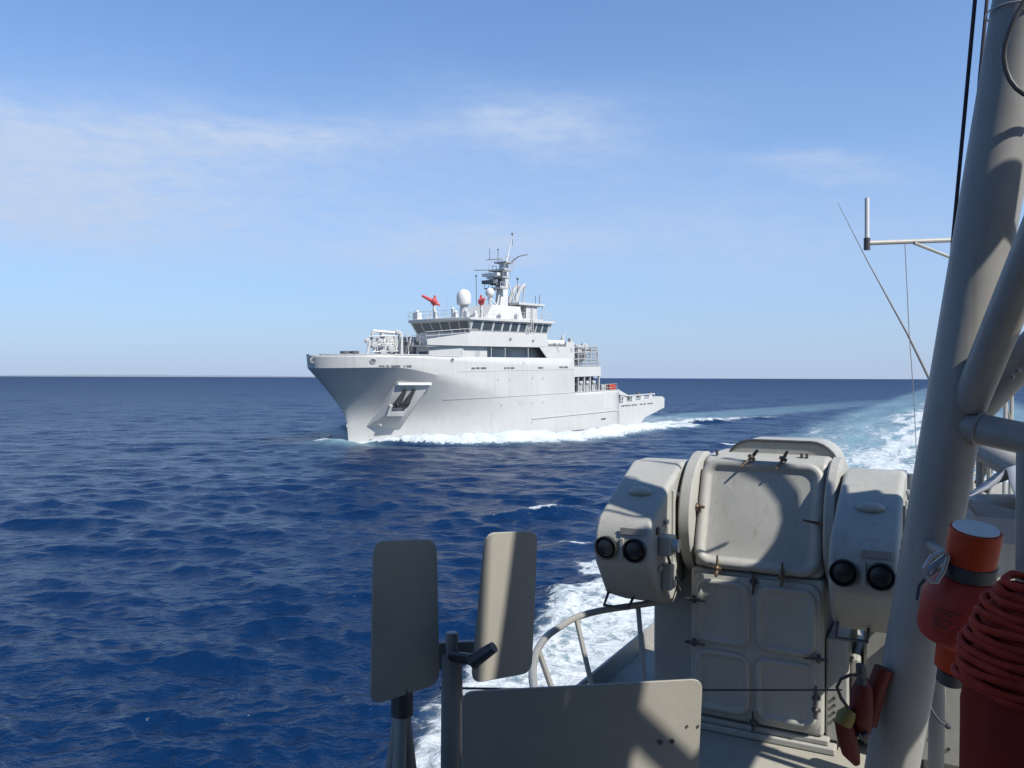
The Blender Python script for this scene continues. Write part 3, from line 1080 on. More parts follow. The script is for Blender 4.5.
    for a, b in ((18.5, 20.3), (20.7, 22.6), (23.0, 24.6), (25.0, 26.4), (26.8, 28.2), (28.7, 30.1), (31.3, 32.4), (32.7, 33.9), (34.2, 35.4)):
        pane(a, b, 'port')
        pane(a, b, 'starboard')
    for k in range(6):
        pane(-4.75 + k * 1.6, -4.75 + k * 1.6 + 1.45, 'front')

    # top of the bridge
    mb = MB()
    mb.loops([[V(s, t, 15.48) for s, t in ((24.2, 2.6), (33, 2.6), (33, -2.6), (24.2, -2.6))], [V(s, t, 17.7) for s, t in ((26.5, 2.0), (33, 2.0), (33, -2.0), (26.5, -2.0))]])
    mb.span(V(33.0, 2.4, 15.49), V(38.2, -2.4, 16.0))
    mb.span(V(34.6, 1.9, 16.0), V(37.4, -1.9, 18.0))
    mb.build('mast_house', M_SHIP2, root)
    mb = MB()
    plan = [(32.4, 2.3), (38.8, 2.3), (39.2, 1.4), (39.2, -1.4), (38.8, -2.3), (32.4, -2.3)]
    mb.prism([V(s, t, 18.0) for s, t in plan], V(0, 0, 0.32))
    for s, t in ((33, 2), (36, 2), (38.6, 2)):
        mb.tube(V(s, t, 15.5), V(s, t, 18.0), 0.07, n=6)
    mb.build('upper_platform', M_SHIP2, root)
    mb = MB()
    mb.lathe([(0.62, 15.5), (0.55, 16.4), (0.55, 17.5), (0.8, 17.6)], V(22.8, 0, 0), n=20)
    dm = mb.build('dome_pedestal', M_SHIP2, root)
    mb = MB()
    mb.lathe([(0.92, 17.6), (1.0, 17.75), (1.02, 18.6), (0.95, 19.05), (0.76, 19.42), (0.45, 19.66), (0.12, 19.75)], V(22.8, 0, 0), n=24)
    mb.build('satellite_dome', M_WHITE, dm)
    # water monitors: white stand, red swivel gun
    for s, t, yaw, el in ((20.0, -3.0, 2.23, 0.5), (24.3, 1.9, -2.2, 0.15)):
        mb = MB()
        mb.tube(V(s, t, 15.5), V(s, t, 17.6), 0.2, n=10)
        for dx, dy in ((0.9, 0), (-0.7, 0.7), (-0.7, -0.7)):
            mb.tube(V(s + dx, t + dy, 15.5), V(s, t, 17.3), 0.09, n=6)
        stand = mb.build('fire_monitor', M_SHIP2, root)
        mb = MB()
        d = Vector((math.cos(yaw) * math.cos(el), math.sin(yaw) * math.cos(el), math.sin(el)))
        c = V(s, t, 18.0)
        mb.ball(c, 0.48, (1, 1, 1.1), 12, 8)
        mb.tube(c, c + d * 1.9, 0.3, 0.17, 10)
        mb.tube(c - d * 0.2, c + V(0, 0, 0.95) - d * 0.1, 0.24, 0.14, 8)
        mb.tube(c - d * 0.9, c, 0.16, 0.25, 8)
        mb.tube(c + V(-0.5, 0.75, 0), c + V(0.5, -0.75, 0), 0.2, n=8)
        mb.build('monitor_gun', M_REDS, stand)
    # small fittings on the roof (searchlights, lockers, a compass stand)
    for s, t, h, w in ((18.6, 2.2, 0.7, 0.5), (19.4, 1.0, 1.2, 0.35), (20.3, 2.6, 0.9, 0.6), (21.2, 3.4, 0.7, 0.5), (26.0, 3.9, 0.6, 0.8), (30.4, 3.4, 0.8, 0.6), (17.9, -0.8, 0.8, 0.4), (18.3, -4.6, 1.0, 0.9)):
        mb = MB()
        mb.box(V(s, t, 15.5 + h / 2), (w, w, h))
        mb.ball(V(s, t, 15.5 + h + 0.12), 0.27, n=8, m=6)
        mb.build('roof_fitting', M_MASTG, root)
    mb = MB()
    for a, b in (((17.4, 5.3), (17.4, -5.3)), ((17.4, 5.5), (24.0, 5.5)), ((28.0, 5.5), (36.2, 5.5)), ((17.4, -5.5), (36.2, -5.5))):
        pa, pb = V(a[0], a[1], 15.5), V(b[0], b[1], 15.5)
        for h in (0.55, 1.05):
            mb.tube(pa + V(0, 0, h), pb + V(0, 0, h), 0.025, n=5)
        n = int((pb - pa).length / 1.2)
        for k in range(n + 1):
            p = pa.lerp(pb, k / n)
            mb.tube(p, p + V(0, 0, 1.05), 0.025, n=5)
    mb.build('roof_railing', M_SHIP2, root)

    # mast
    mb = MB()
    mb.loops([[V(s, t, 17.6) for s, t in ((30.2, 0.5), (32.0, 0.5), (32.0, -0.5), (30.2, -0.5))], [V(s, t, 24.2) for s, t in ((31.3, 0.4), (32.4, 0.4), (32.4, -0.4), (31.3, -0.4))]])
    mb.tube(V(32.3, 0, 24.2), V(33.0, 0, 26.0), 0.18, 0.12, 8)
    mb.tube(V(33.0, 0, 26.0), V(33.9, 0, 28.2), 0.09, 0.06, 8)
    for q_ in (0.9, -0.9):
        mb.tube(V(33.4, q_, 17.6), V(32.0, q_ * 0.3, 22.4), 0.10, n=6)
        mb.tube(V(29.0, q_, 17.6), V(30.9, q_ * 0.3, 21.6), 0.10, n=6)
    mast = mb.build('mast', M_MASTG, root)
    mb = MB()
    for z, s, h, w in ((21.9, 30.6, 0.22, 1.5), (23.0, 31.0, 0.25, 1.5), (20.3, 30.0, 0.2, 1.5), (24.2, 31.8, 0.2, 1.1)):
        mb.box(V(s, 0, z), (1.9, w * 2, h))
        for t in (-w, w):
            mb.tube(V(s - 0.9, t, z + 0.8), V(s + 0.9, t, z + 0.8), 0.04, n=5)
            for ds in (-.9, 0, .9):
                mb.tube(V(s + ds, t, z), V(s + ds, t, z + 0.8), 0.04, n=5)
    mb.build('mast_platform', M_SHIPM, mast)
    for a, b, r in ((V(30.6, 0, 23.1), V(29.4, -3.7, 23.2), 0.09), (V(31.6, 0, 24.7), V(30.9, -2.6, 24.8), 0.08), (V(32, 0, 23.6), V(32.5, 2.2, 25.0), 0.1), (V(32.5, 2.2, 25.0), V(32.5, 3.9, 25.15), 0.08)):
        mb = MB()
        mb.tube(a, b, r, n=6)
        mb.build('yard', M_SHIPM, mast)
    mb = MB()
    mb.box(V(29.4, -0.5, 22.3), (0.7, 2.9, 0.42))
    mb.tube(V(29.5, -0.5, 21.6), V(29.5, -0.5, 22.2), 0.4, 0.3, 10)
    mb.build('radar_scanner', M_WHITE, mast)
    mb = MB()
    mb.box(V(28.9, -0.4, 21.2), (0.9, 2.2, 0.5))
    mb.box(V(29.8, 0, 20.9), (1.4, 1.0, 0.25))
    mb.build('radar_housing', M_SHIPD, mast)
    mb = MB()
    mb.ball(V(28.4, 0.1, 19.6), 0.66, (1, 1, 1.1), 16, 10)
    rd = mb.build('radome', M_WHITE, mast)
    mb = MB()
    mb.tube(V(28.4, 0.1, 17.7), V(28.4, 0.1, 19.0), 0.22, n=8)
    mb.tube(V(27.6, -0.7, 17.7), V(28.4, 0.1, 19.0), 0.08, n=6)
    mb.tube(V(29.0, 0.9, 17.7), V(28.4, 0.1, 19.0), 0.08, n=6)
    mb.build('radome_stand', M_SHIP2, rd)
    mb = MB()
    for s, t, z0, z1, b in ((26.9, -1.2, 17.2, 22.0, 0.16), (34.3, 0.6, 18.3, 22.0, 0.2), (31.6, -0.9, 24.3, 26.2, 0.14), (33.9, 0, 27.0, 28.7, 0.16), (31.0, -2.0, 24.8, 26.4, 0.0), (37.4, 1.6, 18.3, 19.6, 0.0), (38.4, 1.6, 18.3, 19.8, 0.0)):
        mb.tube(V(s, t, z0), V(s, t, z1), 0.05, n=6)
        if b:
            mb.ball(V(s, t, z1), b, n=8, m=6)
    mb.build('aerial', M_SHIPD, mast)
    mb = MB()
    for s, t, z0, z1 in ((36.9, 3.9, 15.5, 22.5), (36.9, -3.9, 15.5, 23), (38.0, 2.2, 18.3, 23.5), (24.3, -4.5, 15.5, 21)):
        mb.tube(V(s, t, z0), V(s + 0.2, t, z1), 0.035, 0.015, 5)
    mb.build('whip_aerial', M_SHIP2, root)
    # exhaust uptakes, raked aft
    for t in (-0.6, 0.6):
        mb = MB()
        mb.path([V(33.8, t, 18.3), V(34.1, t, 19.3), V(35.2, t, 20.7), V(36.0, t, 21.2)], [0.36, 0.34, 0.32, 0.3], 10)
        mb.tube(V(35.6, t, 18.3), V(36.0, t, 20.9), 0.13, n=6)
        mb.build('exhaust_pipe', M_SHIPM, root)
    # ladder beside the bridge and life-raft canisters
    mb = MB()
    for ds in (0, 0.5):
        mb.tube(V(30.5 + ds, 5.9, 13.6), V(30.5 + ds, 5.8, 17.0), 0.05, n=6)
    for k in range(9):
        mb.tube(V(30.5, 5.88, 13.8 + k * 0.36), V(31.0, 5.88, 13.8 + k * 0.36), 0.035, n=5)
    mb.build('ladder', M_SHIP2, root)
    for k in range(3):
        s = 32.0 + k * 1.45
        mb = MB()
        mb.lathe([(0.3, 0), (0.42, 0.08), (0.42, 1.25), (0.3, 1.33)], V(s, 7.3, 12.28), (1, 0, 0), 14)
        raft = mb.build('life_raft', M_WHITE, root)
        mb = MB()
        for q in (0.25, 0.65, 1.05):
            mb.span(V(s + q, 7.75, 11.725), V(s + q + 0.1, 6.9, 12.0))
        mb.build('raft_cradle', M_SHIPM, raft)
    mb = MB()
    mb.tube(V(36.8, 6.9, 12.45), V(36.8, 6.9, 13.3), 0.35, 0.15, 8)
    mb.tube(V(36.9, 6.9, 13.0), V(38.6, 6.4, 14.1), 0.09, n=6)
    mb.span(V(38.0, 7.5, 12.47), V(38.5, 7.0, 13.0))
    mb.build('davit_head', M_SHIPM, root)
    mb = MB()
    mb.span(V(37.5, 7.83, 11.0), V(38.1, 7.81, 11.55))
    mb.loops([[V(33.6, 7.83, 12.3), V(33.9, 7.83, 12.3), V(33.9, 7.8, 12.3), V(33.6, 7.8, 12.3)], [V(34.4, 7.83, 10.9), V(34.7, 7.83, 10.9), V(34.7, 7.8, 10.9), V(34.4, 7.8, 10.9)]])
    mb.build('side_light_board', M_SHIPM, root)

    # boat deck abaft the house: white box on legs, crane frame and net above
    mb = MB()
    mb.span(V(38.62, 7.0, 7.25), V(47.2, -7.0, 8.82))
    bd = mb.build('boat_deck', M_SHIP2, root, bevel=0.04)
    mb = MB()
    mb.span(V(38.62, 7.05, 8.825), V(47.4, -7.05, 8.93))
    mb.build('deck_edge', M_SHIPM, bd)
    mb = MB()
    mb.span(V(39.0, 6.0, 4.9), V(46.6, -6.0, 7.24))
    mb.build('underdeck_shade', M_SHIPD, bd)  # dark grey box stands in for the shade under the boat deck
    for s in (39.4, 40.9, 42.6, 44.2, 46.8):
        mb = MB()
        mb.loops([[V(s - .12, 6.9, 4.9), V(s + .12, 6.9, 4.9), V(s + .12, 6.6, 4.9), V(s - .12, 6.6, 4.9)], [V(s + .02, 6.9, 7.25), V(s + .2, 6.9, 7.25), V(s + .2, 6.6, 7.25), V(s + .02, 6.6, 7.25)]])
        mb.build('leg', M_SHIP2 if s > 41 else M_SHIPM, bd)
    mb = MB()
    for s in (41.6, 43.4, 45.2):
        mb.tube(V(s, 6.8, 5.0), V(s + 0.5, 6.8, 6.6), 0.10, n=6)
        mb.tube(V(s + 1.0, 6.8, 5.0), V(s + 0.5, 6.8, 6.6), 0.10, n=6)
        mb.box(V(s + 0.2, 6.5, 5.5), (0.9, 0.5, 1.2))
        mb.tube(V(s - 0.3, 6.7, 6.3), V(s + 0.5, 6.7, 6.3), 0.28, n=10)
    mb.build('reel_stand', M_SHIPM, bd)
    mb = MB()
    for s in (39.3, 41.0, 42.9, 44.8, 46.8):
        for t in (6.8, 2.5):
            mb.tube(V(s, t, 8.9), V(s - (0.4 if s > 46 else 0), t, 12.0 if s > 40 else 11.2), 0.11, n=6)
        mb.tube(V(s, 6.8, 11.2), V(s, 2.5, 11.9), 0.09, n=6)
    for z in (9.9, 10.9, 11.7):
        mb.tube(V(39.3, 6.8, z), V(46.6, 6.8, z + 0.2), 0.08, n=6)
    for k in range(12):
        s = 41.2 + k * 0.47
        mb.tube(V(s, 6.9, 9.0), V(s + 0.25, 6.85, 11.8), 0.035, n=5)
    fr = mb.build('crane_frame', M_SHIPM, root)
    mb = MB()
    mb.loops([[V(39.6, 6.2, 9.6), V(39.6, 3.8, 9.6), V(39.6, 3.4, 10.4), V(39.6, 6.6, 10.4)], [V(43.0, 6.3, 9.5), V(43.0, 3.6, 9.5), V(43.0, 3.3, 10.6), V(43.0, 6.7, 10.6)], [V(45.8, 5.2, 10.2), V(45.8, 4.8, 10.2), V(45.8, 4.7, 10.7), V(45.8, 5.3, 10.7)]])
    mb.span(V(40.5, 6.6, 8.93), V(42.0, 5.6, 9.5))
    mb.build('rigid_boat', M_SHIPD, root)
    mb = MB()
    mb.span(V(40.8, 6.6, 10.6), V(42.4, 5.6, 12.1))
    mb.span(V(43.8, 6.3, 10.8), V(44.6, 5.5, 12.3))
    mb.tube(V(42.6, 6.2, 10.6), V(43.6, 6.2, 12.4), 0.22, n=8)
    mb.build('crane_head', M_SHIP, root)
    mb = MB()
    for k in range(7):
        mb.tube(V(46.2 + 0.02 * k, 6.8 - k * 0.7, 8.9), V(46.4, 6.8 - k * 0.7, 12.0), 0.05, n=5)
    for k in range(6):
        mb.tube(V(46.3, 6.8, 9.2 + k * 0.5), V(46.3, 2.6, 9.2 + k * 0.5), 0.05, n=5)
    mb.build('safety_net', M_SHIPM, root)
    # orange float on the low deck
    mb = MB()
    mb.box(V(50.1, 6.8, 5.45), (1.7, 1.3, 0.85))
    fb = mb.build('rescue_float', M_ORANGE, root, bevel=0.12, seg=3)
    mb = MB()
    mb.box(V(50.1, 6.8, 4.96), (1.9, 1.5, 0.12))
    mb.build('float_rack', M_SHIP2, fb)
    mb = MB()
    for s in (47.6, 48.3, 49.0, 51.2):
        mb.tube(V(s, 7.5, 4.9), V(s, 7.5, 5.95), 0.04, n=5)
    for z in (5.4, 5.95):
        mb.tube(V(47.6, 7.5, z), V(51.2, 7.5, z), 0.035, n=5)
    mb.span(V(47.5, 6.9, 4.9), V(48.9, 5.9, 5.9))
    mb.build('deck_railing', M_SHIPM, root)

    # foredeck crane: drums, posts and folded jib
    mb = MB()
    mb.tube(V(9.4, 1.2, 9), V(9.4, 1.2, 13.4), 0.28, n=10)
    mb.tube(V(9.4, 1.2, 13.3), V(6.4, -0.6, 13.6), 0.2, n=8)
    mb.tube(V(6.4, -0.6, 13.6), V(5.6, -0.9, 10.6), 0.16, n=8)
    for s, t in ((6.0, -0.4), (7.2, 0.2), (8.4, 0.9), (9.6, 1.9)):
        mb.tube(V(s, t, 9.0), V(s + 0.9, t, 13.0), 0.1, n=6)
        mb.tube(V(s + 0.9, t, 9.0), V(s, t, 13.4), 0.08, n=6)
    for s, t in ((5.6, -0.9), (6.6, -0.2), (7.8, 0.5), (9.0, 1.5), (10.2, 2.2)):
        mb.tube(V(s, t, 9.0), V(s + 0.2, t, 12.4 + 0.5 * math.sin(s * 3)), 0.06, n=6)
        mb.tube(V(s, t, 10.2), V(s + 1.2, t + 0.5, 12.0), 0.05, n=6)
    for s, z in ((6.6, 12.9), (8.0, 11.9), (7.4, 13.4), (7.0, 11.0)):
        mb.tube(V(s - 1.0, -0.5, z), V(s + 1.9, 1.2, z + 0.1), 0.08, n=6)
    cr = mb.build('foredeck_crane', M_SHIP2, root)
    for s, t, z, r in ((6.3, -0.4, 11.9, 0.36), (8.3, 0.6, 11.3, 0.42), (7.4, 0.0, 13.0, 0.32), (9.0, 0.9, 13.5, 0.28), (5.6, -0.8, 12.4, 0.3), (7.2, 0.3, 10.9, 0.4)):
        mb = MB()
        mb.lathe([(r * 0.5, -0.34), (r, -0.3), (r, -0.2), (r * 0.6, -0.18), (r * 0.6, 0.18), (r, 0.2), (r, 0.3), (r * 0.5, 0.34)], V(s, t, z), (0.4, 0.9, 0), 14)
        mb.build('winch_drum', M_SHIPM, cr)
    mb = MB()
    mb.tube(V(9.9, 2.4, 9.3), V(11.0, 2.6, 12.9), 0.13, n=6)
    mb.build('crane_strut', M_SHIPD, cr)
    mb = MB()
    mb.tube(V(8.9, 1.9, 9.3), V(10.0, 2.1, 12.6), 0.12, n=6)
    mb.build('crane_strut', M_SHIPD, cr)
    mb = MB()
    mb.lathe([(0.3, 8.9), (0.3, 10.7), (0.55, 10.75), (0.55, 11.0), (0.3, 11.05)], V(-0.9, 2.6, 0), n=12)
    mb.build('bollard', M_SHIPD, root)
    mb = MB()
    mb.lathe([(0.3, 8.9), (0.3, 10.7), (0.55, 10.75), (0.55, 11.0), (0.3, 11.05)], V(0.0, 3.2, 0), n=12)
    mb.build('bollard', M_SHIPD, root)
    return root


build_support_ship()

# ------------------------------------------------------------------ launcher on the near deck
def round_poly(pts, r, k=5):
    """Corner-rounded outline of a planar 3D polygon."""
    pts = [Vector(p) for p in pts]
    out = []
    n = len(pts)
    for i in range(n):
        a, b, c = pts[i - 1], pts[i], pts[(i + 1) % n]
        rr = min(r, (a - b).length * 0.45, (c - b).length * 0.45)
        p, q = b + (a - b).normalized() * rr, b + (c - b).normalized() * rr
        for j in range(k + 1):
            t = j / k
            out.append(p * (1 - t) ** 2 + b * 2 * t * (1 - t) + q * t * t)
    return out


def T_clamp(mb, c, up, out, s=0.10, tilt=0.3):
    """Hinged dog: foot, pivot and a tapering handle standing off the panel."""
    c, up, out = Vector(c), Vector(up).normalized(), Vector(out).normalized()
    side = up.cross(out)
    mb.tube(c - side * 0.03, c + side * 0.03, 0.016, n=8)
    mb.tube(c, c + up * s * 0.9 + out * s * tilt, 0.013, 0.008, 8)
    mb.tube(c, c - up * s * 0.6 + out * 0.02, 0.016, 0.012, 8)
    mb.ball(c + out * 0.012, 0.022, n=8, m=6)


LAU_O = Vector((1.468, 6.78, DECK_Z))
LAU_M = frame(LAU_O, O_R, O_A, kz)


def build_launcher():
    root = empty('launcher', LAU_M, 'pale grey deck launcher with clamped square lid, panelled door and two twin-lensed pods', 'launcher')
    # pedestal
    mb = MB()
    mb.span((-0.06, -0.05, 0.002), (1.12, 1.15, 0.055))
    mb.span((-0.02, -0.02, 0.055), (1.07, 1.1, 0.10))
    ped = mb.build('base_plinth', M_GREY, root, bevel=0.012)
    mb = MB()
    mb.span((0.0, 0.0, 0.102), (1.03, 1.0, 1.30))
    body = mb.build('body', M_GREY, root, bevel=0.03, seg=3)
    # right flank: stepped trunk in the sun
    mb = MB()
    mb.span((1.035, 0.06, 0.07), (1.20, 0.75, 0.86))
    mb.span((1.20, 0.16, 0.07), (1.27, 0.72, 0.70))
    mb.build('side_trunk', M_GREY, root, bevel=0.02)
    for k in range(4):
        mb = MB()
        z = 0.24 + 0.055 * k
        mb.tube((1.10, 0.062, z), (1.10, 0.05, z), 0.011, n=8)
        mb.build('bolt', M_BLACKM, body)
    # door with four dished panels
    mb = MB()
    mb.rpanel((0.515, -0.003, 0.70), (1, 0, 0), (0, 0, 1), (0, -1, 0), 0.99, 1.14, 0.10, [(0, 0), (0, 0.022), (0.012, 0.03)])
    door = mb.build('door', M_GREY, root, sharp=50)
    for cu, cw, w, h in ((0.27, 0.97, 0.44, 0.52), (0.755, 0.97, 0.46, 0.52), (0.27, 0.415, 0.44, 0.50), (0.755, 0.415, 0.46, 0.50)):
        mb = MB()
        mb.rpanel((cu, -0.032, cw), (1, 0, 0), (0, 0, 1), (0, -1, 0), w, h, 0.10,
                  [(0, 0), (0.004, 0.012), (0.016, 0.022), (0.032, 0.024), (0.046, 0.016), (0.056, 0.006), (0.07, 0.004)], 8)
        mb.build('door_panel', M_GREY, door, sharp=60)
    # elevating head
    tl = math.atan2(0.30, 0.86)
    ey, en = Vector((0, math.sin(tl), math.cos(tl))), Vector((0, -math.cos(tl), math.sin(tl)))
    prof = [(0.0, 1.305), (0.30, 2.165), (0.42, 2.20), (1.0, 2.20), (1.05, 1.305)]
    mb = MB()
    mb.prism([(0.02, v, w) for v, w in prof], (1.0, 0, 0))
    head = mb.build('head', M_GREY, root, bevel=0.05, seg=4)
    mid = Vector((0.515, 0.15, 1.735)) + en * 0.002
    mb = MB()
    mb.rpanel(mid, (1, 0, 0), ey, en, 0.99, 0.90, 0.15,
              [(0, 0), (0.002, 0.03), (0.012, 0.055), (0.03, 0.066), (0.055, 0.064), (0.075, 0.05), (0.088, 0.034), (0.105, 0.030), (0.22, 0.036), (0.34, 0.040)], 9)
    lid = mb.build('lid', M_GREY, head, sharp=70)
    for (a, b, up, s) in ((-0.49, 0.02, (-1, 0, 0), 0.11), (0.49, -0.04, (-1, 0, 0.1), 0.15), (-0.28, -0.46, ey, 0.11), (0.22, -0.47, ey, 0.12), (-0.08, 0.46, -Vector(ey) + Vector((-0.8, 0, 0)), 0.13), (0.17, 0.46, -Vector(ey) + Vector((-0.5, 0, 0)), 0.12)):
        mb = MB()
        T_clamp(mb, mid + Vector((1, 0, 0)) * a + ey * b + en * 0.075, up, en, s)
        mb.build('clamp', M_BROWN, head)
    for (u, w, up) in ((0.515, 1.25, (0, 0, -1)), (1.0, 0.72, (-1, 0, 0)), (0.52, 0.14, (0, 0, 1)), (0.985, 0.42, (0, 0, 1)), (0.985, 0.33, (0, 0, 1)), (0.04, 0.70, (1, 0, 0)), (0.04, 1.05, (1, 0, 0))):
        mb = MB()
        T_clamp(mb, (u, -0.05, w), up, (0, -1, 0), 0.11)
        mb.build('clamp', M_BLACKM, door)
    # rear cowl with a rounded outline and a rim
    mb = MB()
    mb.rpanel((0.60, 0.62, 1.80), (1, 0, 0), (0, 0, 1), (0, 1, 0), 0.92, 1.02, 0.22, [(0, 0), (0, 0.5), (0.05, 0.56)], 8)
    cowl = mb.build('rear_cowl', M_GREY, head)
    mb = MB()
    rim = [(0.60 + x, 0.615, 1.80 + z) for x, z in [(-0.46, 0.1)] + [(-0.24 - 0.22 * math.cos(a), 0.29 + 0.22 * math.sin(a)) for a in np.linspace(0, math.pi / 2, 8)] + [(0.24 + 0.22 * math.sin(a), 0.29 + 0.22 * math.cos(a)) for a in np.linspace(0, math.pi / 2, 8)] + [(0.46, -0.2)]]
    mb.path(rim, 0.012, 6)
    mb.build('cowl_seal', M_BLACKM, cowl)
    for u, v, w in ((0.12, 0.36, 2.22), (0.80, 0.40, 2.215), (0.84, 0.40, 2.215), (0.95, 0.44, 2.1)):
        mb = MB()
        mb.tube((u, v, w - 0.03), (u, v, w + 0.015), 0.012, n=8)
        mb.build('bolt', M_BLACKM, head)
    # trunnion drums between the head and the pods
    for a, b in ((-0.10, 0.018), (1.022, 1.12)):
        mb = MB()
        mb.lathe([(0.50, 0), (0.53, 0.02), (0.53, b - a - 0.02), (0.50, b - a)], (a, 0.46, 1.68), (1, 0, 0), 36)
        mb.build('trunnion', M_GREY, root)
    # cheek columns carrying the drums
    for a, b in ((-0.40, -0.015), (1.285, 1.50)):
        mb = MB()
        mb.span((a, 0.25, 0.004), (b, 0.95, 1.22))
        mb.build('cheek_column', M_GREY, root, bevel=0.03)

    # the two pods
    def pod(u0, u1, right):
        pf = [(0.50, 2.13), (0.18, 2.13), (-0.20, 1.97), (-0.60, 1.765), (-0.685, 1.64), (-0.69, 1.42), (-0.46, 1.12), (-0.05, 0.98), (0.5, 1.2)]
        mb = MB()
        mb.prism([(u0, v, w) for v, w in pf], (u1 - u0, 0, 0))
        p = mb.build('pod', M_GREY, root, bevel=0.05, seg=4)
        um = (u0 + u1) / 2
        for k, du in enumerate((-0.115, 0.115)):
            mb = MB()
            mb.lathe([(0.090, -0.02), (0.092, 0.03), (0.084, 0.034), (0.080, 0.012)], (um + du, -0.69, 1.535), (0, -1, 0), 28, True)
            h = mb.build('lens_hood', M_DARK, p)
            mb = MB()
            mb.lathe([(0.080, 0.0), (0.07, 0.012), (0.04, 0.022), (0.01, 0.025)], (um + du, -0.702, 1.535), (0, -1, 0), 24)
            mb.build('lens', M_LENS, h)
        mb = MB()
        mb.box((um + 0.01, -0.692, 1.54), (0.03, 0.02, 0.16))
        mb.build('divider', M_GREY, p, bevel=0.006)
        mb = MB()
        mb.box((um + 0.09, -0.685, 1.675), (0.19, 0.02, 0.055))
        mb.build('data_plate', M_GREYB, p, bevel=0.004)
        mb = MB()
        mb.ball((um + 0.02, -0.29, 1.925), 0.10, (1.0, 0.7, 0.42), 20, 12)
        mb.build('scoop', M_GREY, p)
        mb = MB()
        for v in (-0.1, 0.22):
            mb.box((u1 + 0.008, v, 1.62), (0.018, 0.05, 0.62))
        mb.build('side_rib', M_GREY, p, bevel=0.005)
        mb = MB()
        mb.box((u1 + 0.05, -0.40, 1.54), (0.10, 0.16, 0.15))
        mb.box((u1 + 0.04, -0.32, 1.28), (0.08, 0.14, 0.20))
        jb = mb.build('junction_box', M_GREY, p, bevel=0.012)
        mb = MB()
        mb.tube((u1 + 0.10, -0.40, 1.54), (u1 + 0.145, -0.40, 1.54), 0.055, 0.05, 16)
        mb.build('connector', M_STEEL, jb)
        mb = MB()
        mb.tube((u1 + 0.001, -0.50, 1.66), (u1 + 0.02, -0.50, 1.66), 0.03, n=12)
        mb.build('plug', M_BLACKM, p)
        mb = MB()
        mb.path([(u1 + 0.05, -0.40, 1.465), (u1 + 0.06, -0.38, 1.42), (u1 + 0.05, -0.33, 1.39), (u1 + 0.05, -0.32, 1.375)], 0.012, 8)
        mb.path([(u1 + 0.10, -0.33, 1.28), (u1 + 0.13, -0.25, 1.18), (u1 + 0.08, -0.1, 1.12), (u1 + 0.01, 0.05, 1.15)], 0.012, 8)
        mb.build('cable', M_BLACKM, jb)
        for v_, w_ in ((-0.30, 1.70), (0.05, 1.88), (0.30, 1.98), (-0.45, 1.36)):
            mb = MB()
            mb.box((u1 + 0.012, v_, w_), (0.024, 0.07, 0.035))
            mb.build('latch', M_STEEL, p, bevel=0.005)
        mb = MB()
        z = 1.07
        mb.path([(u0 + 0.04, -0.42, 1.17), (u0 + 0.04, -0.56, 1.05), (u0 + 0.24, -0.56, 1.05), (u0 + 0.24, -0.40, 1.13)], 0.014, 6)
        mb.build('foot_bracket', M_BLACKM, p)
        mb = MB()
        a = u1 if not right else u0
        b = -0.10 if not right else 1.12
        mb.tube((min(a, b) - 0.02, 0.40, 1.68), (max(a, b) + 0.02, 0.40, 1.68), 0.22, n=20)
        mb.build('pod_arm', M_GREY, p)

    pod(-0.575, -0.125, False)
    pod(1.14, 1.575, True)
    # training ring under the pods
    mb = MB()
    mb.lathe([(0.95, 0.001), (0.95, 0.05), (0.9, 0.07), (0.5, 0.07)], (0.55, 1.2, 0.0), n=40)
    mb.build('training_ring', M_GREYB, root)


build_launcher()


# ------------------------------------------------------------------ guard hoop and wire
def build_guard():
    arc = [(565, 780, 4.4), (543, 712, 4.6), (534, 685, 4.92), (533, 664, 5.30), (538, 648, 5.62), (547, 637, 5.9), (560, 627, 6.12), (576, 618, 6.36), (600, 611, 6.55), (638, 606, 6.72), (668, 604, 6.85)]
    top = [W(x, y, d) for x, y, d in arc]
    zt = DECK_Z + 1.0
    top = [Vector((p.x, p.y, zt)) for p in top]
    ctr = Vector((1.05, 5.3, 0))
    root = empty('guard_hoop', Vector((ctr.x, ctr.y, DECK_Z)), 'curved grey pipe guard hoop standing on slanted stanchions in front of the launcher', 'railing')
    inv = -root.location
    # smooth curve
    fine = []
    for i in range(len(top) - 1):
        p0, p1, p2, p3 = top[max(i - 1, 0)], top[i], top[i + 1], top[min(i + 2, len(top) - 1)]
        for k in range(6):
            t = k / 6
            fine.append(0.5 * ((2 * p1) + (p2 - p0) * t + (2 * p0 - 5 * p1 + 4 * p2 - p3) * t * t + (3 * p1 - p0 - 3 * p2 + p3) * t ** 3) + inv)
    fine.append(top[-1] + inv)
    mb = MB()
    mb.path(fine, 0.026, 10)
    mb.build('rail', M_GREYB, root)
    for i in (1, 4, 7, 9):
        p = top[i]
        q = Vector((p.x, p.y, DECK_Z)) + (Vector((ctr.x, ctr.y, 0)) - Vector((p.x, p.y, 0))) * 0.42
        mb = MB()
        mb.tube(p + inv, q + inv, 0.020, n=8)
        s = mb.build('stanchion', M_GREYB, root)
        mb = MB()
        mb.tube(q + inv, q + inv + Vector((0, 0, 0.015)), 0.05, n=10)
        mb.build('foot_plate', M_GREYB, s)


build_guard()


def build_wire():
    mb = MB()
    a, b, c = W(440, 688, 4.75), W(600, 690, 5.4), W(842, 690, 5.9)
    pts = [a.lerp(b, t / 6) for t in range(6)] + [b.lerp(c, t / 6) for t in range(7)]
    mb.path(pts, 0.007, 6)
    o = mb.build('guard_wire', M_ROPE)
    tag(o, 'thin dark wire stretched level across the lower door of the launcher', 'wire')


build_wire()


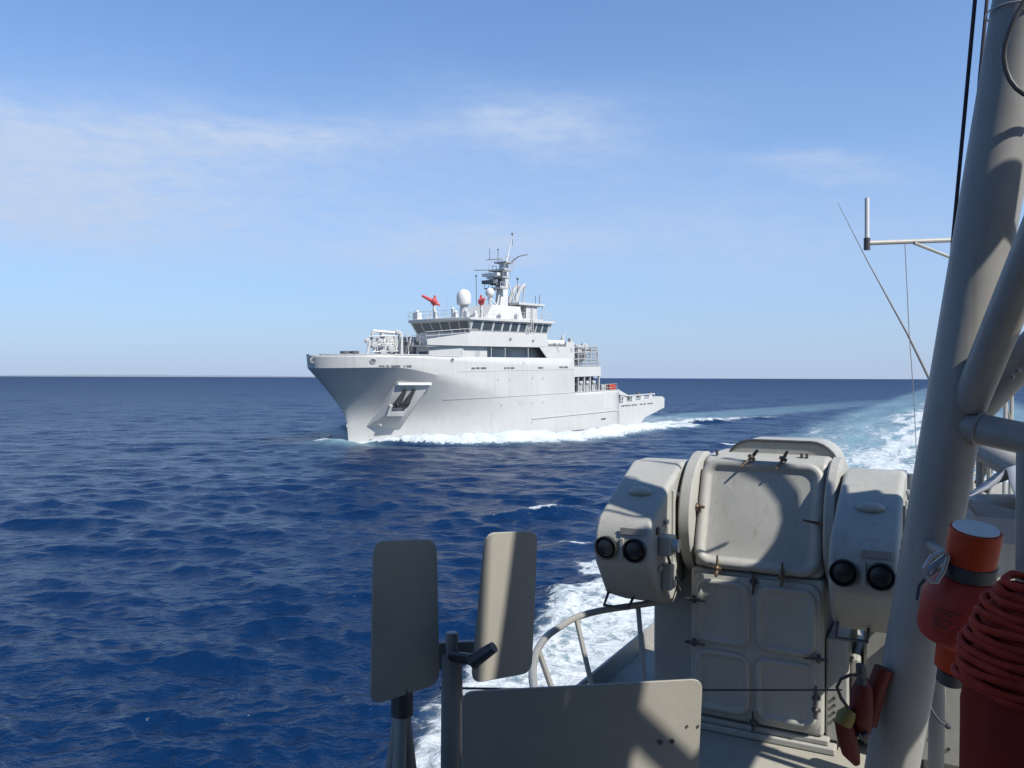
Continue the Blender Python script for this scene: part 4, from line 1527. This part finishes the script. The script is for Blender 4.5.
# ------------------------------------------------------------------ shield plates
def slab(mb, pts, r, th):
    """Rounded plate of real thickness from its four corners."""
    ring = round_poly(pts, r)
    n = (Vector(pts[1]) - Vector(pts[0])).cross(Vector(pts[3]) - Vector(pts[0])).normalized()
    if n.dot(CAM - Vector(pts[0])) < 0:
        n = -n
    e = 0.004
    c = sum((Vector(p) for p in ring), Vector()) / len(ring)
    inner = [p + (c - p).normalized() * e for p in ring]
    mb.loops([[p - n * th for p in inner], [p - n * (th - e) for p in ring], [p - n * e for p in ring], inner])
    return n


def build_shields():
    base = W(455, 690, 4.5)
    base.z = DECK_Z
    root = empty('shield_mount', base, 'grey post carrying two upright rounded shield plates at the deck edge', 'gun shield')
    inv = Matrix.Translation(-base)

    def add(name, mb, mat, bevel=0.0, par=None):
        mb.bm.transform(inv)
        return mb.build(name, mat, par or root, bevel=bevel)

    L = [W(374, 541, 4.25), W(437, 539, 4.55), W(440, 684, 4.55), W(371, 706, 4.25)]
    R = [W(486, 533, 4.45), W(538, 531, 4.75), W(532, 673, 4.75), W(472, 684, 4.45)]
    mb = MB()
    slab(mb, L, 0.075, 0.014)
    pl = add('shield_plate', mb, M_PLATE)
    mb = MB()
    slab(mb, R, 0.075, 0.014)
    pr = add('shield_plate', mb, M_PLATE)
    # bracket arm between the plates
    a, b = W(428, 655, 4.62), W(494, 650, 4.72)
    mb = MB()
    d = (b - a).normalized()
    x, y, _ = ortho(d)
    mb.loops([[a + y * .07 + x * .02, a - y * .09 + x * .02, a - y * .09 - x * .02, a + y * .07 - x * .02], [b + y * .06 + x * .02, b - y * .05 + x * .02, b - y * .05 - x * .02, b + y * .06 - x * .02]])
    mb.tube(W(452, 632, 4.6), W(452, 668, 4.6), 0.035, n=12)
    arm = add('bracket', mb, M_GREYB, 0.008)
    mb = MB()
    mb.tube(W(472, 662, 4.40), W(494, 647, 4.36), 0.042, 0.03, 10)
    mb.tube(W(452, 656, 4.55), W(474, 660, 4.40), 0.03, n=10)
    add('clamp', mb, M_BLACKM, 0, arm)
    # post with a web plate
    t0, t1 = W(452, 655, 4.6), Vector((W(452, 655, 4.6).x - 0.0, 4.6, DECK_Z))
    mb = MB()
    mb.tube(t0, t1, 0.058, 0.066, 16)
    post = add('post', mb, M_GREYB)
    mb = MB()
    w0, w1, w2 = t0 + Vector((0.055, 0, -0.22)), t1 + Vector((0.06, 0, 0.05)), t1 + Vector((0.36, -0.05, 0.05))
    mb.loops([[w0, w1, w2], [p + Vector((0.004, 0.02, 0)) for p in (w0, w1, w2)]])
    add('web_plate', mb, M_GREYB, 0, post)
    mb = MB()
    mb.tube(t1, t1 + Vector((0, 0, 0.02)), 0.17, n=18)
    add('foot_plate', mb, M_GREYB, 0, post)
    # tripod legs under the left plate
    h = W(402, 696, 4.45)
    for fx, fy in ((-0.16, 0.05), (0.10, 0.16), (-0.02, -0.22)):
        mb = MB()
        mb.tube(h, Vector((h.x + fx, h.y + fy, DECK_Z)), 0.034, 0.04, 12)
        add('leg', mb, M_GREYB)
    mb = MB()
    mb.tube(h + Vector((0, 0, 0.12)), h + Vector((0, 0, -0.1)), 0.06, n=12)
    add('leg_collar', mb, M_BLACKM)
    mb = MB()
    mb.path([h + Vector((-0.07, 0, -0.45)), h + Vector((0.0, 0.02, -0.42)), h + Vector((0.06, 0.05, -0.45))], 0.02, 8)
    add('leg_tie', mb, M_BLACKM)

    # lower plate, a thing of its own
    B = [W(462, 692, 4.0), W(703, 679, 4.2), W(694, 868, 4.2), W(462, 890, 4.0)]
    pb = (B[0] + B[1]) / 2
    pb.z = DECK_Z
    r2 = empty('spray_shield', pb, 'low wide grey shield plate with rounded corners in front of the launcher, half in shadow', 'shield plate')
    inv2 = Matrix.Translation(-pb)
    mb = MB()
    n = slab(mb, B, 0.06, 0.016)
    mb.bm.transform(inv2)
    pl = mb.build('plate', M_PLATE, r2)
    for px, py, r in ((660, 742, 0.012), (672, 741, 0.012), (687, 726, 0.006), (698, 726, 0.006)):
        t = (px - 462) / 241
        p = W(px, py, 4.0 + 0.2 * t)
        mb = MB()
        mb.tube(p - n * 0.01, p + n * 0.006, r, n=10)
        mb.bm.transform(inv2)
        mb.build('bolt', M_BLACKM, pl)
    for px in (500, 660):
        t = (px - 462) / 241
        p = W(px, 800, 4.0 + 0.2 * t) - n * 0.04
        mb = MB()
        mb.tube(p, Vector((p.x, p.y, DECK_Z)) - n * 0.10, 0.025, n=8)
        mb.tube(p, p + Vector((0, 0, 0.3)), 0.025, n=8)
        mb.bm.transform(inv2)
        mb.build('support', M_GREYB, r2)


build_shields()


# ------------------------------------------------------------------ tripod mast on the right
def build_mast():
    lo, hi = W(886, 800, 5.10), W(1046, -120, 4.85)
    d = (hi - lo).normalized()
    foot = lo - d * ((lo.z - DECK_Z) / d.z)
    top = lo + d * 9.0
    root = empty('tripod_mast', foot, 'thick grey tubular tripod mast leaning right, with struts joining it halfway up', 'mast')
    inv = Matrix.Translation(-foot)

    def add(name, mb, mat, par=None, **k):
        mb.bm.transform(inv)
        return mb.build(name, mat, par or root, **k)

    mb = MB()
    mb.tube(foot, top, 0.148, 0.192, 48)
    pole = add('pole', mb, M_GREYB)
    mb = MB()
    mb.tube(foot, foot + Vector((0, 0, 0.03)), 0.30, n=28)
    add('foot_plate', mb, M_GREYB, pole)

    def on(py):
        best = min((abs(proj_y(lo + d * t) - py), t) for t in np.linspace(-1, 6, 700))
        return lo + d * best[1]

    def proj_y(p):
        q = CM.transposed() @ (p - CAM)
        return 384 - F * q.y / -q.z

    j = on(418)
    # raking strut, nearer the camera
    mb = MB()
    e = W(1044, 222, 4.25)
    j1 = on(404) + Vector((0.03, -0.10, 0.0))
    mb.tube(j1, j1 + (e - j1) * 2.6, 0.098, n=36)
    add('strut', mb, M_GREYB)
    mb = MB()
    e = W(1060, 320, 4.98)
    s = j + Vector((0.1, 0.07, -0.02))
    mb.tube(s, s + (e - s) * 1.5, 0.105, n=36)
    st2 = add('strut', mb, M_GREYB)
    for k in range(5):
        p = s + (e - s) * (0.45 + 0.06 * k)
        mb = MB()
        mb.ball(p + Vector((-0.02, -0.1, 0.0)), 0.014, n=8, m=6)
        add('rivet', mb, M_STEEL, st2)
    mb = MB()
    e = W(1060, 446, 4.5)
    j2 = W(956, 424, 4.94)
    mb.tube(j2, j2 + (e - j2) * 3.0, 0.090, n=36)
    add('crossbar', mb, M_GREYB)
    # added third leg, out of view, placed so its shadow crosses the shield plates
    mb = MB()
    mb.tube((3.62, 0.40, CAM_Z - 1.0), (3.55, 2.37, CAM_Z + 7.0), 0.16, n=28)
    add('leg', mb, M_GREYB)
    mb = MB()
    mb.tube((3.45, 1.22, CAM_Z + 3.05), (3.2, 1.46, CAM_Z + 2.66), 0.05, n=16)
    mb.tube((3.2, 1.46, CAM_Z + 2.66), (3.2, 2.32, CAM_Z + 0.75), 0.05, n=16)
    mb.tube((3.2, 2.32, CAM_Z + 0.75), (3.2, 2.32, DECK_Z), 0.05, n=12)
    add('brace', mb, M_GREYB)  # added bar, out of view, casting the slanting shadow on the low plate
    # weld bead where the crossbar and struts land on the pole
    mb = MB()
    bd = (e - j2).normalized()
    bx, by, _ = ortho(bd)
    bc = j2 + bd * 0.14
    mb.path([bc + bx * (0.094 * math.cos(a)) + by * (0.094 * math.sin(a)) for a in np.linspace(0, 2 * math.pi, 33)[:-1]], 0.010, 6, True)
    add('weld_bead', mb, M_GREYB)
    # black cable bent round the pole, with its clips
    c = on(60)
    mb = MB()
    loop = [W(x, y, dd) for x, y, dd in ((1050, -40, 4.6), (1036, -15, 4.66), (1024, 2, 4.68), (1016, 16, 4.69), (1010, 30, 4.7), (1005, 46, 4.72), (1004, 58, 4.72), (1006, 70, 4.72), (1010, 80, 4.71), (1016, 88, 4.69), (1024, 94, 4.67), (1036, 98, 4.65), (1055, 99, 4.65))]
    mb.path(loop, 0.014, 8)
    add('cable', mb, M_DARK)
    mb = MB()
    for py in (15,):
        q = on(py)
        x, y, z = ortho(d)
        mb.path([q + x * (0.19 * math.cos(a)) + y * (0.19 * math.sin(a)) for a in np.linspace(0, 2 * math.pi, 28)[:-1]], 0.006, 6, True)
    add('pipe_clip', mb, M_STEEL)


build_mast()


def build_ropes():
    mb = MB()
    mb.path([W(978, -60, 4.9), W(975, 0, 4.95), W(964, 120, 5.1), W(953, 238, 5.25), W(946, 330, 5.6)], 0.012, 8)
    tag(mb.build('halyard', M_ROPE), 'long dark halyard rope running down the sky left of the mast', 'rope', 'halyards by the mast')
    mb = MB()
    mb.path([W(991, -60, 5.4), W(987, 0, 5.4), W(980, 75, 5.45), W(974, 150, 5.5)], 0.012, 8)
    tag(mb.build('halyard', M_ROPE), 'short second halyard vanishing behind the top of the mast', 'rope', 'halyards by the mast')
    # aerial arm with an upright rod
    base = W(960, 240, 7.0)
    root = empty('aerial_arm', base, 'pale horizontal aerial arm with a short upright white rod at its end', 'aerial')
    inv = Matrix.Translation(-base)

    def add(name, mb, mat, par=None):
        mb.bm.transform(inv)
        return mb.build(name, mat, par or root)
    mb = MB()
    mb.tube(W(868, 243, 6.9), W(1010, 238, 7.2), 0.020, n=10)
    add('arm', mb, M_GREY)
    mb = MB()
    mb.tube(W(914, 243, 6.95), W(960, 261, 7.1), 0.014, n=8)
    add('brace', mb, M_GREY)
    mb = MB()
    mb.tube(W(867, 198, 6.9), W(867, 240, 6.9), 0.018, n=10)
    rod = add('rod', mb, M_WHITE)
    mb = MB()
    mb.tube(W(867, 238, 6.9), W(867, 250, 6.9), 0.026, n=10)
    add('rod_socket', mb, M_BLACKM, rod)
    mb = MB()
    mb.path([W(905, 244, 6.95), W(909, 330, 6.95), W(914, 400, 7.0), W(916, 442, 7.0), W(917, 480, 7.0)], 0.0035, 5)
    add('drop_wire', mb, M_WIRE)
    mb = MB()
    pts = [W(838, 203, 9.0), W(868, 262, 8.9), W(907, 333, 8.8), W(930, 380, 8.7), W(960, 440, 8.6)]
    mb.path(pts, [0.003, 0.006, 0.012, 0.016, 0.02], 8)
    o = mb.build('whip_aerial', M_WIRE)
    tag(o, 'long thin whip aerial slanting up to the left against the sky', 'aerial')


build_ropes()


# ------------------------------------------------------------------ orange marker, red gear by the mast
def build_marker():
    a, b = W(976, 529, 3.75), W(948, 694, 3.95)
    ax = (b - a).normalized()
    c = a
    L = (b - a).length
    x, y, z = ortho(ax)
    M = frame(a, x, y, z)
    root = empty('smoke_marker', M, 'orange lifebuoy smoke marker with a dark strap, hung on the right of the mast', 'marker buoy')
    mb = MB()
    mb.lathe([(0.08, 0.0), (0.107, 0.004), (0.11, 0.02), (0.108, 0.16)], n=36)
    cap = mb.build('cap', M_ORANGE, root, sharp=50)
    mb = MB()
    mb.lathe([(0.094, -0.006), (0.096, -0.001)], n=36)
    mb.build('cap_disc', paint('cap_white', (0.62, 0.60, 0.58), 0.5, 0.1, 0, 10, bump=0), cap)
    mb = MB()
    mb.lathe([(0.104, 0.16), (0.113, 0.165), (0.115, 0.225), (0.106, 0.23)], n=36)
    strap = mb.build('strap', M_BLACKM, root)
    mb = MB()
    mb.lathe([(0.105, 0.228), (0.125, 0.25), (0.165, 0.31), (0.178, 0.34), (0.18, 0.50), (0.17, 0.53), (0.12, 0.56)], n=40)
    body = mb.build('body', M_ORANGE2, root, sharp=50)
    mb = MB()
    mb.lathe([(0.10, 0.555), (0.085, 0.57), (0.08, 0.70), (0.05, 0.72)], n=28)
    tail = mb.build('tail', M_ORANGE, root)
    mb = MB()
    mb.lathe([(0.05, 0.715), (0.062, 0.72), (0.062, 0.78), (0.03, 0.80)], n=20)
    mb.build('valve', M_BLACKM, tail)
    # dark printed instructions on the body
    mb = MB()
    inv = M.inverted()
    e1 = inv @ W(935, 590, 3.6)
    base_ang = math.atan2(e1.y, e1.x)
    for r in range(7):
        w = 0
        while w < 0.62:
            l = rnd.uniform(0.03, 0.11)
            ang0, ang1 = base_ang + w - 0.35, base_ang + w - 0.35 + l
            zz = 0.345 + r * 0.018 + (0.012 if r > 1 else 0)
            pts = [(0.1808 * math.cos(q), 0.1808 * math.sin(q)) for q in (ang0, (ang0 + ang1) / 2, ang1)]
            if rnd.random() < 0.62:
                mb.loops([[(px, py, zz) for px, py in pts], [(px, py, zz + 0.007) for px, py in pts]], False, False, closed=False)
            w += l + 0.035
    mb.build('print', M_DARK, body)
    # shackle and bracket to the mast
    mb = MB()
    s0 = inv @ W(936, 566, 3.85)
    for k in range(2):
        off = Vector((0, 0, 0.03 * k))
        pts = [inv @ W(px, py, 3.72 + 0.05 * k) for px, py in ((925, 576), (924, 568), (932, 556), (943, 552), (948, 556), (944, 570), (937, 582), (930, 582))]
        mb.path(pts, 0.010, 8, True)
    mb.tube(inv @ W(927, 573, 3.75), inv @ W(947, 558, 3.78), 0.022, n=10)
    mb.build('shackle', M_STEEL, root)
    mb = MB()
    mb.path([inv @ W(926, 578, 3.75), inv @ W(919, 586, 3.75), inv @ W(917, 600, 3.73)], 0.007, 6)
    mb.build('lanyard', M_ROPE, root)
    mb = MB()
    mb.tube(inv @ W(930, 545, 4.9), inv @ W(968, 568, 3.95), 0.03, n=10)
    mb.build('bracket_arm', M_GREYB, root)


build_marker()


def build_bag():
    # red canvas sack with a coil of red rope over its head
    c = W(1032, 690, 2.75)
    top = W(1026, 600, 2.75)
    base = Vector((top.x + 0.03, top.y, DECK_Z))
    root = empty('buoy_bag', base, 'big dark red canvas sack with coiled rope over its top at right edge', 'sack')
    H = top.z - base.z
    mb = MB()
    prof = [(0.10, 0.0), (0.225, 0.02), (0.24, 0.10), (0.237, 0.5), (0.230, 1.0), (0.215, H - 0.34), (0.19, H - 0.20), (0.15, H - 0.06), (0.10, H + 0.0), (0.04, H + 0.02)]
    n = 40
    rings = []
    for r, h in prof:
        rings.append([Vector(((r + 0.010 * math.sin(5 * a + 3 * h) + 0.006 * math.sin(11 * a - 7 * h)) * math.cos(a), (r + 0.010 * math.sin(5 * a + 3 * h)) * math.sin(a), h)) for a in [2 * math.pi * i / n for i in range(n)]])
    mb.loops(rings)
    bag = mb.build('canvas', M_REDC, root, sharp=60)
    mb = MB()
    pts = []
    turns = 13
    for i in range(turns * 28):
        a = 2 * math.pi * i / 28
        t = i / (turns * 28)
        pts.append(Vector(((0.228 - 0.16 * t * t + 0.010 * math.sin(3 * a + t * 19) + 0.003 * math.sin(37 * t)) * math.cos(a), (0.228 - 0.16 * t * t) * math.sin(a), H - 0.30 + 0.36 * t + 0.006 * math.sin(2 * a + 31 * t) + 0.02 * math.cos(a - 2))))
    mb.path(pts, [0.0135 + 0.0016 * math.sin(i * 1.9) for i in range(len(pts))], 8)
    mb.build('rope_coil', M_REDROPE, root)
    mb = MB()
    mb.lathe([(0.248, 0.07), (0.254, 0.08), (0.254, 0.12), (0.248, 0.13)], n=36)
    mb.build('hem_band', M_STEEL, bag)


build_bag()


def build_float():
    # red float light hung left of the mast, black lanyard loop, yellow collar
    base = W(858, 690, 4.9)
    root = empty('float_light', base, 'dark red float light with yellow collar and black lanyard beside the mast foot', 'float light')
    inv = Matrix.Translation(-base)

    def add(name, mb, mat, par=None):
        mb.bm.transform(inv)
        return mb.build(name, mat, par or root, sharp=50)
    mb = MB()
    p = [W(863, 678, 4.9), W(862, 690, 4.9), W(861, 712, 4.9), W(862, 730, 4.9), W(864, 738, 4.9)]
    mb.path(p, [0.03, 0.060, 0.068, 0.054, 0.025], 20)
    mb.path([W(884, 668, 5.0), W(876, 690, 5.0), W(870, 725, 5.0)], [0.055, 0.055, 0.04], 16)
    b = add('float_body', mb, M_REDF)
    mb = MB()
    mb.path([W(851, 710, 4.86), W(846, 716, 4.86), W(843, 724, 4.86)], [0.035, 0.054, 0.05], 16)
    add('collar', mb, M_YELLOW)
    mb = MB()
    mb.path([W(843, 720, 4.87), W(847, 738, 4.87), W(851, 752, 4.87), W(857, 764, 4.87)], [0.05, 0.056, 0.052, 0.02], 18)
    add('tail', mb, M_REDF)
    mb = MB()
    mb.path([W(849, 709, 4.8), W(841, 698, 4.8), W(837, 687, 4.8), W(841, 679, 4.8), W(850, 675, 4.8), W(860, 675, 4.8), W(864, 680, 4.82)], 0.010, 8)
    add('lanyard', mb, M_DARK)
    mb = MB()
    mb.tube(W(860, 664, 4.88), W(862, 684, 4.88), 0.024, 0.03, 10)
    add('bulb_cap', mb, M_BLACKM, b)
    mb = MB()
    mb.path([W(858, 734, 4.84), W(862, 738, 4.84), W(868, 733, 4.84)], 0.016, 8)
    add('toggle', mb, M_BLACKM, b)


build_float()


# ------------------------------------------------------------------ gear on the after deck, right
def build_aft_gear():
    def group_obj(name, base, label, cat):
        r = empty(name, base, label, cat)
        inv = Matrix.Translation(-Vector(base))

        def add(nm, mb, mat, par=None, **k):
            mb.bm.transform(inv)
            return mb.build(nm, mat, par or r, **k)
        return add

    # lattice stand
    b = W(1000, 470, 15)
    b.z = DECK_Z
    add = group_obj('lattice_stand', b, 'white lattice stand seen between the mast struts on the after deck', 'lattice')
    q = [(983, 0), (992, 0.35), (1006, 0.0), (1012, 0.4)]
    legs = []
    for px, dy in q:
        p = W(px, 372, 15 + dy)
        legs.append((p, Vector((p.x - 0.02, p.y, DECK_Z))))
    for a, c in legs:
        mb = MB()
        mb.tube(a, c, 0.035, n=8)
        add('leg', mb, M_GREY)
    mb = MB()
    for k in range(4):
        za = CAM_Z - 0.02 - 0.42 * k
        for i in range(3):
            p0, p1 = legs[i][0].copy(), legs[i + 1][0].copy()
            p0.z, p1.z = za, za - (0.42 if (i + k) % 2 else 0)
            mb.tube(p0, p1, 0.022, n=6)
    add('bracing', mb, M_GREY)
    # covered boat
    b = W(1010, 520, 9.0)
    b.z = DECK_Z
    add = group_obj('covered_boat', b, 'grey-blue tarpaulin stretched to a ridge over a hidden load behind the mast', 'tarpaulin')
    ridge0, ridge1 = W(1006, 468, 9.2), W(1100, 440, 10.6)
    e0, e1 = W(963, 498, 8.6), W(960, 520, 8.4)
    r0, r1 = W(1024, 512, 8.0), W(1140, 520, 8.3)
    mb = MB()
    rows = 14
    ringA, ringB = [], []
    rings = []
    for i in range(rows + 1):
        t = i / rows
        A, B, C = e0.lerp(W(1000, 470, 10.6), t), ridge0.lerp(ridge1, t), r0.lerp(r1, t)
        rr = []
        for k in range(9):
            u = k / 8
            p = (A.lerp(B, u * 2) if u < .5 else B.lerp(C, u * 2 - 1))
            p.z -= 0.05 * math.sin(math.pi * ((u * 2) % 1)) * (1 + 0.5 * math.sin(i * 1.7))
            rr.append(p)
        rings.append(rr)
    mb.loops(rings, False, False, closed=False)
    o = add('tarpaulin', mb, M_TARP)
    md = o.modifiers.new('cloth', 'SOLIDIFY')
    md.thickness = 0.012
    mb = MB()
    f0 = e1.copy()
    f0.z = e1.z
    mb.loops([[e0, W(975, 516, 8.35), W(1024, 520, 7.95), r0]] + [[Vector((p.x, p.y + 0.03, max(DECK_Z + 0.6, p.z - 0.25))) for p in (e0, W(975, 516, 8.35), W(1024, 520, 7.95), r0)]], False, False)
    add('skirt', mb, M_TARP)
    mb = MB()
    mb.span(Vector((e0.x + 0.2, 8.6, DECK_Z)), Vector((r1.x, 10.2, e0.z - 0.18)))
    add('load', mb, M_GREYB)
    # winch barrel
    b = W(985, 470, 11.0)
    b.z = DECK_Z
    add = group_obj('winch_barrel', b, 'dark grey barrel lying on a stand under the mast crossbar', 'winch')
    mb = MB()
    a0, a1 = W(975, 445, 11.0), W(1030, 475, 10.2)
    mb.tube(a0, a1, 0.17, n=20)
    brl = add('barrel', mb, M_GREYB)
    mb = MB()
    for p in (a0.lerp(a1, 0.1), a0.lerp(a1, 0.9)):
        mb.tube(p, Vector((p.x, p.y, DECK_Z)), 0.05, n=8)
    add('stand', mb, M_GREYB)
    # deck clutter astern: hose rack, small gratings
    b = W(972, 500, 12.0)
    b.z = DECK_Z
    add = group_obj('hose_rack', b, 'pale slatted hose rack standing behind the mast pole', 'rack')
    mb = MB()
    for k in range(7):
        mb.tube(W(955, 462 + 7 * k, 12), W(990, 458 + 7 * k, 12.3), 0.02, n=6)
    add('slats', mb, M_GREY)
    mb = MB()
    for px in (956, 972, 989):
        p = W(px, 452, 12.1)
        mb.tube(p, Vector((p.x, p.y, DECK_Z)), 0.03, n=6)
    add('frame', mb, M_GREYB)
    mb = MB()
    mb.path([W(980, 455, 11.8), W(984, 470, 11.7), W(978, 482, 11.7), W(986, 490, 11.8), W(992, 480, 11.8)], 0.05, 8)
    add('hose', mb, M_DARK)
    # stern fittings beside the right pod
    b = W(908, 500, 13)
    b.z = DECK_Z
    add = group_obj('stern_roller', b, 'small grey fairlead roller by the stern, just right of the right pod', 'roller')
    mb = MB()
    p = W(907, 484, 13)
    mb.tube(p + Vector((-0.1, 0, -0.3)), p + Vector((-0.1, 0, 0.22)), 0.09, n=12)
    mb.tube(p + Vector((0.12, 0.1, -0.3)), p + Vector((0.12, 0.1, 0.15)), 0.09, n=12)
    add('rollers', mb, M_STEEL)
    mb = MB()
    mb.span(Vector((p.x - 0.25, p.y - 0.2, DECK_Z)), Vector((p.x + 0.35, p.y + 0.3, p.z - 0.28)))
    add('pedestal', mb, M_GREYB)
    # white locker in the sun between mast and sack
    b = W(955, 760, 5.9)
    b.z = DECK_Z
    M = frame(Vector((2.95, 6.0, DECK_Z)), O_R, O_A, kz)
    r = empty('deck_locker', M, 'pale steel deck locker dotted with bolt holes, seen between the mast and the sack', 'locker')
    mb = MB()
    mb.span((0, 0, 0.08), (0.9, 0.5, 1.0))
    bx = mb.build('box', M_GREY, r, bevel=0.015)
    mb = MB()
    mb.span((-0.02, -0.02, 1.002), (0.92, 0.52, 1.05))
    mb.build('lid', M_GREYB, r, bevel=0.01)
    mb = MB()
    mb.span((0.04, 0.04, 0.002), (0.86, 0.46, 0.08))
    mb.build('plinth', M_GREYB, r)
    for u, w in ((0.06, 0.78), (0.13, 0.64), (0.10, 0.48), (0.17, 0.40), (0.09, 0.26), (0.2, 0.2), (0.3, 0.6)):
        mb = MB()
        mb.tube((u, 0.005, w), (u, -0.006, w), 0.012, n=8)
        mb.build('bolt', M_BLACKM, bx)
    # upright pipe by the locker
    p = W(936, 700, 5.6)
    mb = MB()
    mb.tube((p.x, p.y, DECK_Z), (p.x + 0.01, p.y, DECK_Z + 0.85), 0.05, n=16)
    tag(mb.build('vent_pipe', M_GREYB), 'short upright grey pipe standing at the foot of the mast', 'pipe')
    # wire end tied to the mast
    mb = MB()
    mb.path([W(928, 702, 5.2), W(934, 714, 5.15), (W(941, 723, 5.1)), W(950, 727, 5.1)], 0.008, 6)
    mb.ball(W(948, 726, 5.1), 0.02, n=8, m=6)
    tag(mb.build('tied_cord', M_ROPE), 'short knotted black cord sticking out from the mast by the locker', 'cord')
    # upright at the right edge
    p = W(1022, 500, 4.4)
    mb = MB()
    mb.tube((p.x + 0.03, p.y, DECK_Z), (p.x + 0.03, p.y, W(1022, 452, 4.4).z), 0.055, n=18)
    tag(mb.build('stanchion_post', M_GREYB), 'grey upright pipe at the right edge, rising behind the sack to the crossbar', 'pipe')


build_aft_gear()


# ------------------------------------------------------------------ own superstructure abreast of and behind the photographer
def build_own_house():
    o = Vector((2.35, 1.60, 0))  # unseen house; corner set where its shadow falls on the shield plates
    M = frame(Vector((o.x, o.y, DECK_Z)), O_R, O_A, kz)
    r = empty('deckhouse', M, 'unseen grey deckhouse right of the photographer, shaped to shade the near gear', 'deckhouse')
    mb = MB()
    plan = [(0, 0), (2.0, 0), (2.0, -4.6), (0, -4.6)]
    mb.prism([(x, y, 0.002) for x, y in plan], (0, 0, 8.2))
    w = mb.build('wall', M_GREYB, r, bevel=0.03)
    mb = MB()
    plan = [(2.003, -3.6), (6.5, -3.6), (6.5, -8.0), (-3.2, -8.0), (-3.2, -4.603), (2.003, -4.603)]
    mb.prism([(x, y, 0.002) for x, y in plan], (0, 0, 12.0))  # tall rear wall, raised to cut sky light on the launcher
    mb.build('wall', M_GREYB, r, bevel=0.03)
    mb = MB()
    mb.span((-0.2, -4.59, 8.203), (1.99, 0.2, 8.4))
    mb.build('roof', M_GREYB, r, bevel=0.02)
    mb = MB()
    mb.rpanel((1.0, 0.003, 1.1), (1, 0, 0), (0, 0, 1), (0, 1, 0), 0.8, 1.8, 0.15, [(0, 0), (0, 0.04), (0.03, 0.05)])
    mb.build('door', M_GREY, w)
    for y in (-2.0, -4.0):
        mb = MB()
        mb.rpanel((-0.003, y, 4.4), (0, 1, 0), (0, 0, 1), (-1, 0, 0), 0.5, 0.5, 0.2, [(0, 0), (0, 0.03), (0.05, 0.03), (0.06, 0.012)])
        mb.build('porthole', M_GLASS, w)


def build_shade_rafts():  # added canisters, out of view, that shade the marker, mast foot and launcher
    for i, (c, lab) in enumerate(((Vector((3.85, 3.9, CAM_Z + 0.9)), 'added pale canister on an unseen rack, put there to cast shade, nearest the launcher'),
                                  (Vector((4.0, 2.5, CAM_Z + 1.2)), 'added pale canister on an unseen rack, put there to cast shade, nearest the deckhouse'))):
        M = frame(Vector((c.x, c.y, DECK_Z)), O_R, O_A, kz)
        r = empty('life_raft', M, lab, 'life raft', 'added shade canisters inboard of the mast')
        h = c.z - DECK_Z
        mb = MB()
        mb.lathe([(0.30, -0.85), (0.42, -0.78), (0.48, -0.6), (0.48, -0.03), (0.50, -0.02), (0.50, 0.02), (0.48, 0.03), (0.48, 0.6), (0.42, 0.78), (0.30, 0.85)], (0, 0, h), (0, 1, 0), 32)
        mb.build('canister', M_GREY, r)
        for y in (-0.5, 0.5):
            mb = MB()
            mb.span((-0.3, y - 0.05, h - 0.52), (0.3, y + 0.05, h - 0.40))
            mb.tube((-0.2, y, h - 0.5), (-0.35, y, 0.002), 0.04, n=8)
            mb.tube((0.2, y, h - 0.5), (0.35, y, 0.002), 0.04, n=8)
            mb.build('cradle', M_GREYB, r)


build_own_house()
build_shade_rafts()


def build_shade_duct():
    a, b = Vector((3.90, 4.28, CAM_Z + 1.62)), Vector((3.90, 4.62, CAM_Z + 1.07))  # added trunk, out of view, that shades the launcher door
    r = empty('shade_duct', Vector((b.x, b.y, DECK_Z)), 'added square grey trunk, out of view, casting a sloping shade on the launcher', 'shade_blocker')
    inv = -r.location
    d = (b - a).normalized()
    x = Vector((1, 0, 0))
    n = d.cross(x).normalized()
    ring = lambda c: [c + inv + x * sx * 0.22 + n * sy * 0.20 for sx, sy in ((1, 1), (-1, 1), (-1, -1), (1, -1))]
    mb = MB()
    mb.loops([ring(a), ring(b)])
    mb.build('shade_box', M_GREYB, r, bevel=0.02)
    mb = MB()
    q = (a.lerp(b, 0.5)) + inv
    mb.tube(q, Vector((q.x + 1.2, q.y - 0.6, 0.002)), 0.05, n=10)
    mb.build('prop', M_GREYB, r)
    mb = MB()
    mb.loops([[p - d * 0.003 for p in ring(a)], [p - d * 0.05 for p in ring(a)]])
    mb.build('end_cap', M_GREY, r)
    mb = MB()
    mb.tube(a + inv, a + inv - d * 1.05, 0.035, n=10)  # added arm and end box that drop a dark band on the mast pole
    cp = mb.build('shade_arm', M_GREYB, r)
    mb = MB()
    mb.box(a + inv - d * 1.2, (0.28, 0.26, 0.3))
    mb.build('junction_box', M_GREY, cp, bevel=0.02)
    mb = MB()
    pts = [Vector(q) + inv for q in ((3.92, 4.45, 9.42), (3.95, 4.62, 9.36), (3.95, 4.76, 9.28), (3.95, 4.86, 9.28), (3.95, 4.95, 9.36), (3.95, 5.0, 9.50), (3.95, 5.03, 9.76), (3.95, 5.01, 10.14), (3.95, 5.0, 10.34))]
    mb.path(pts, 0.042, 12)  # thin added pipe whose bend casts the curved shadow on the lid
    mb.build('shade_gooseneck', M_GREYB, r)


build_shade_duct()
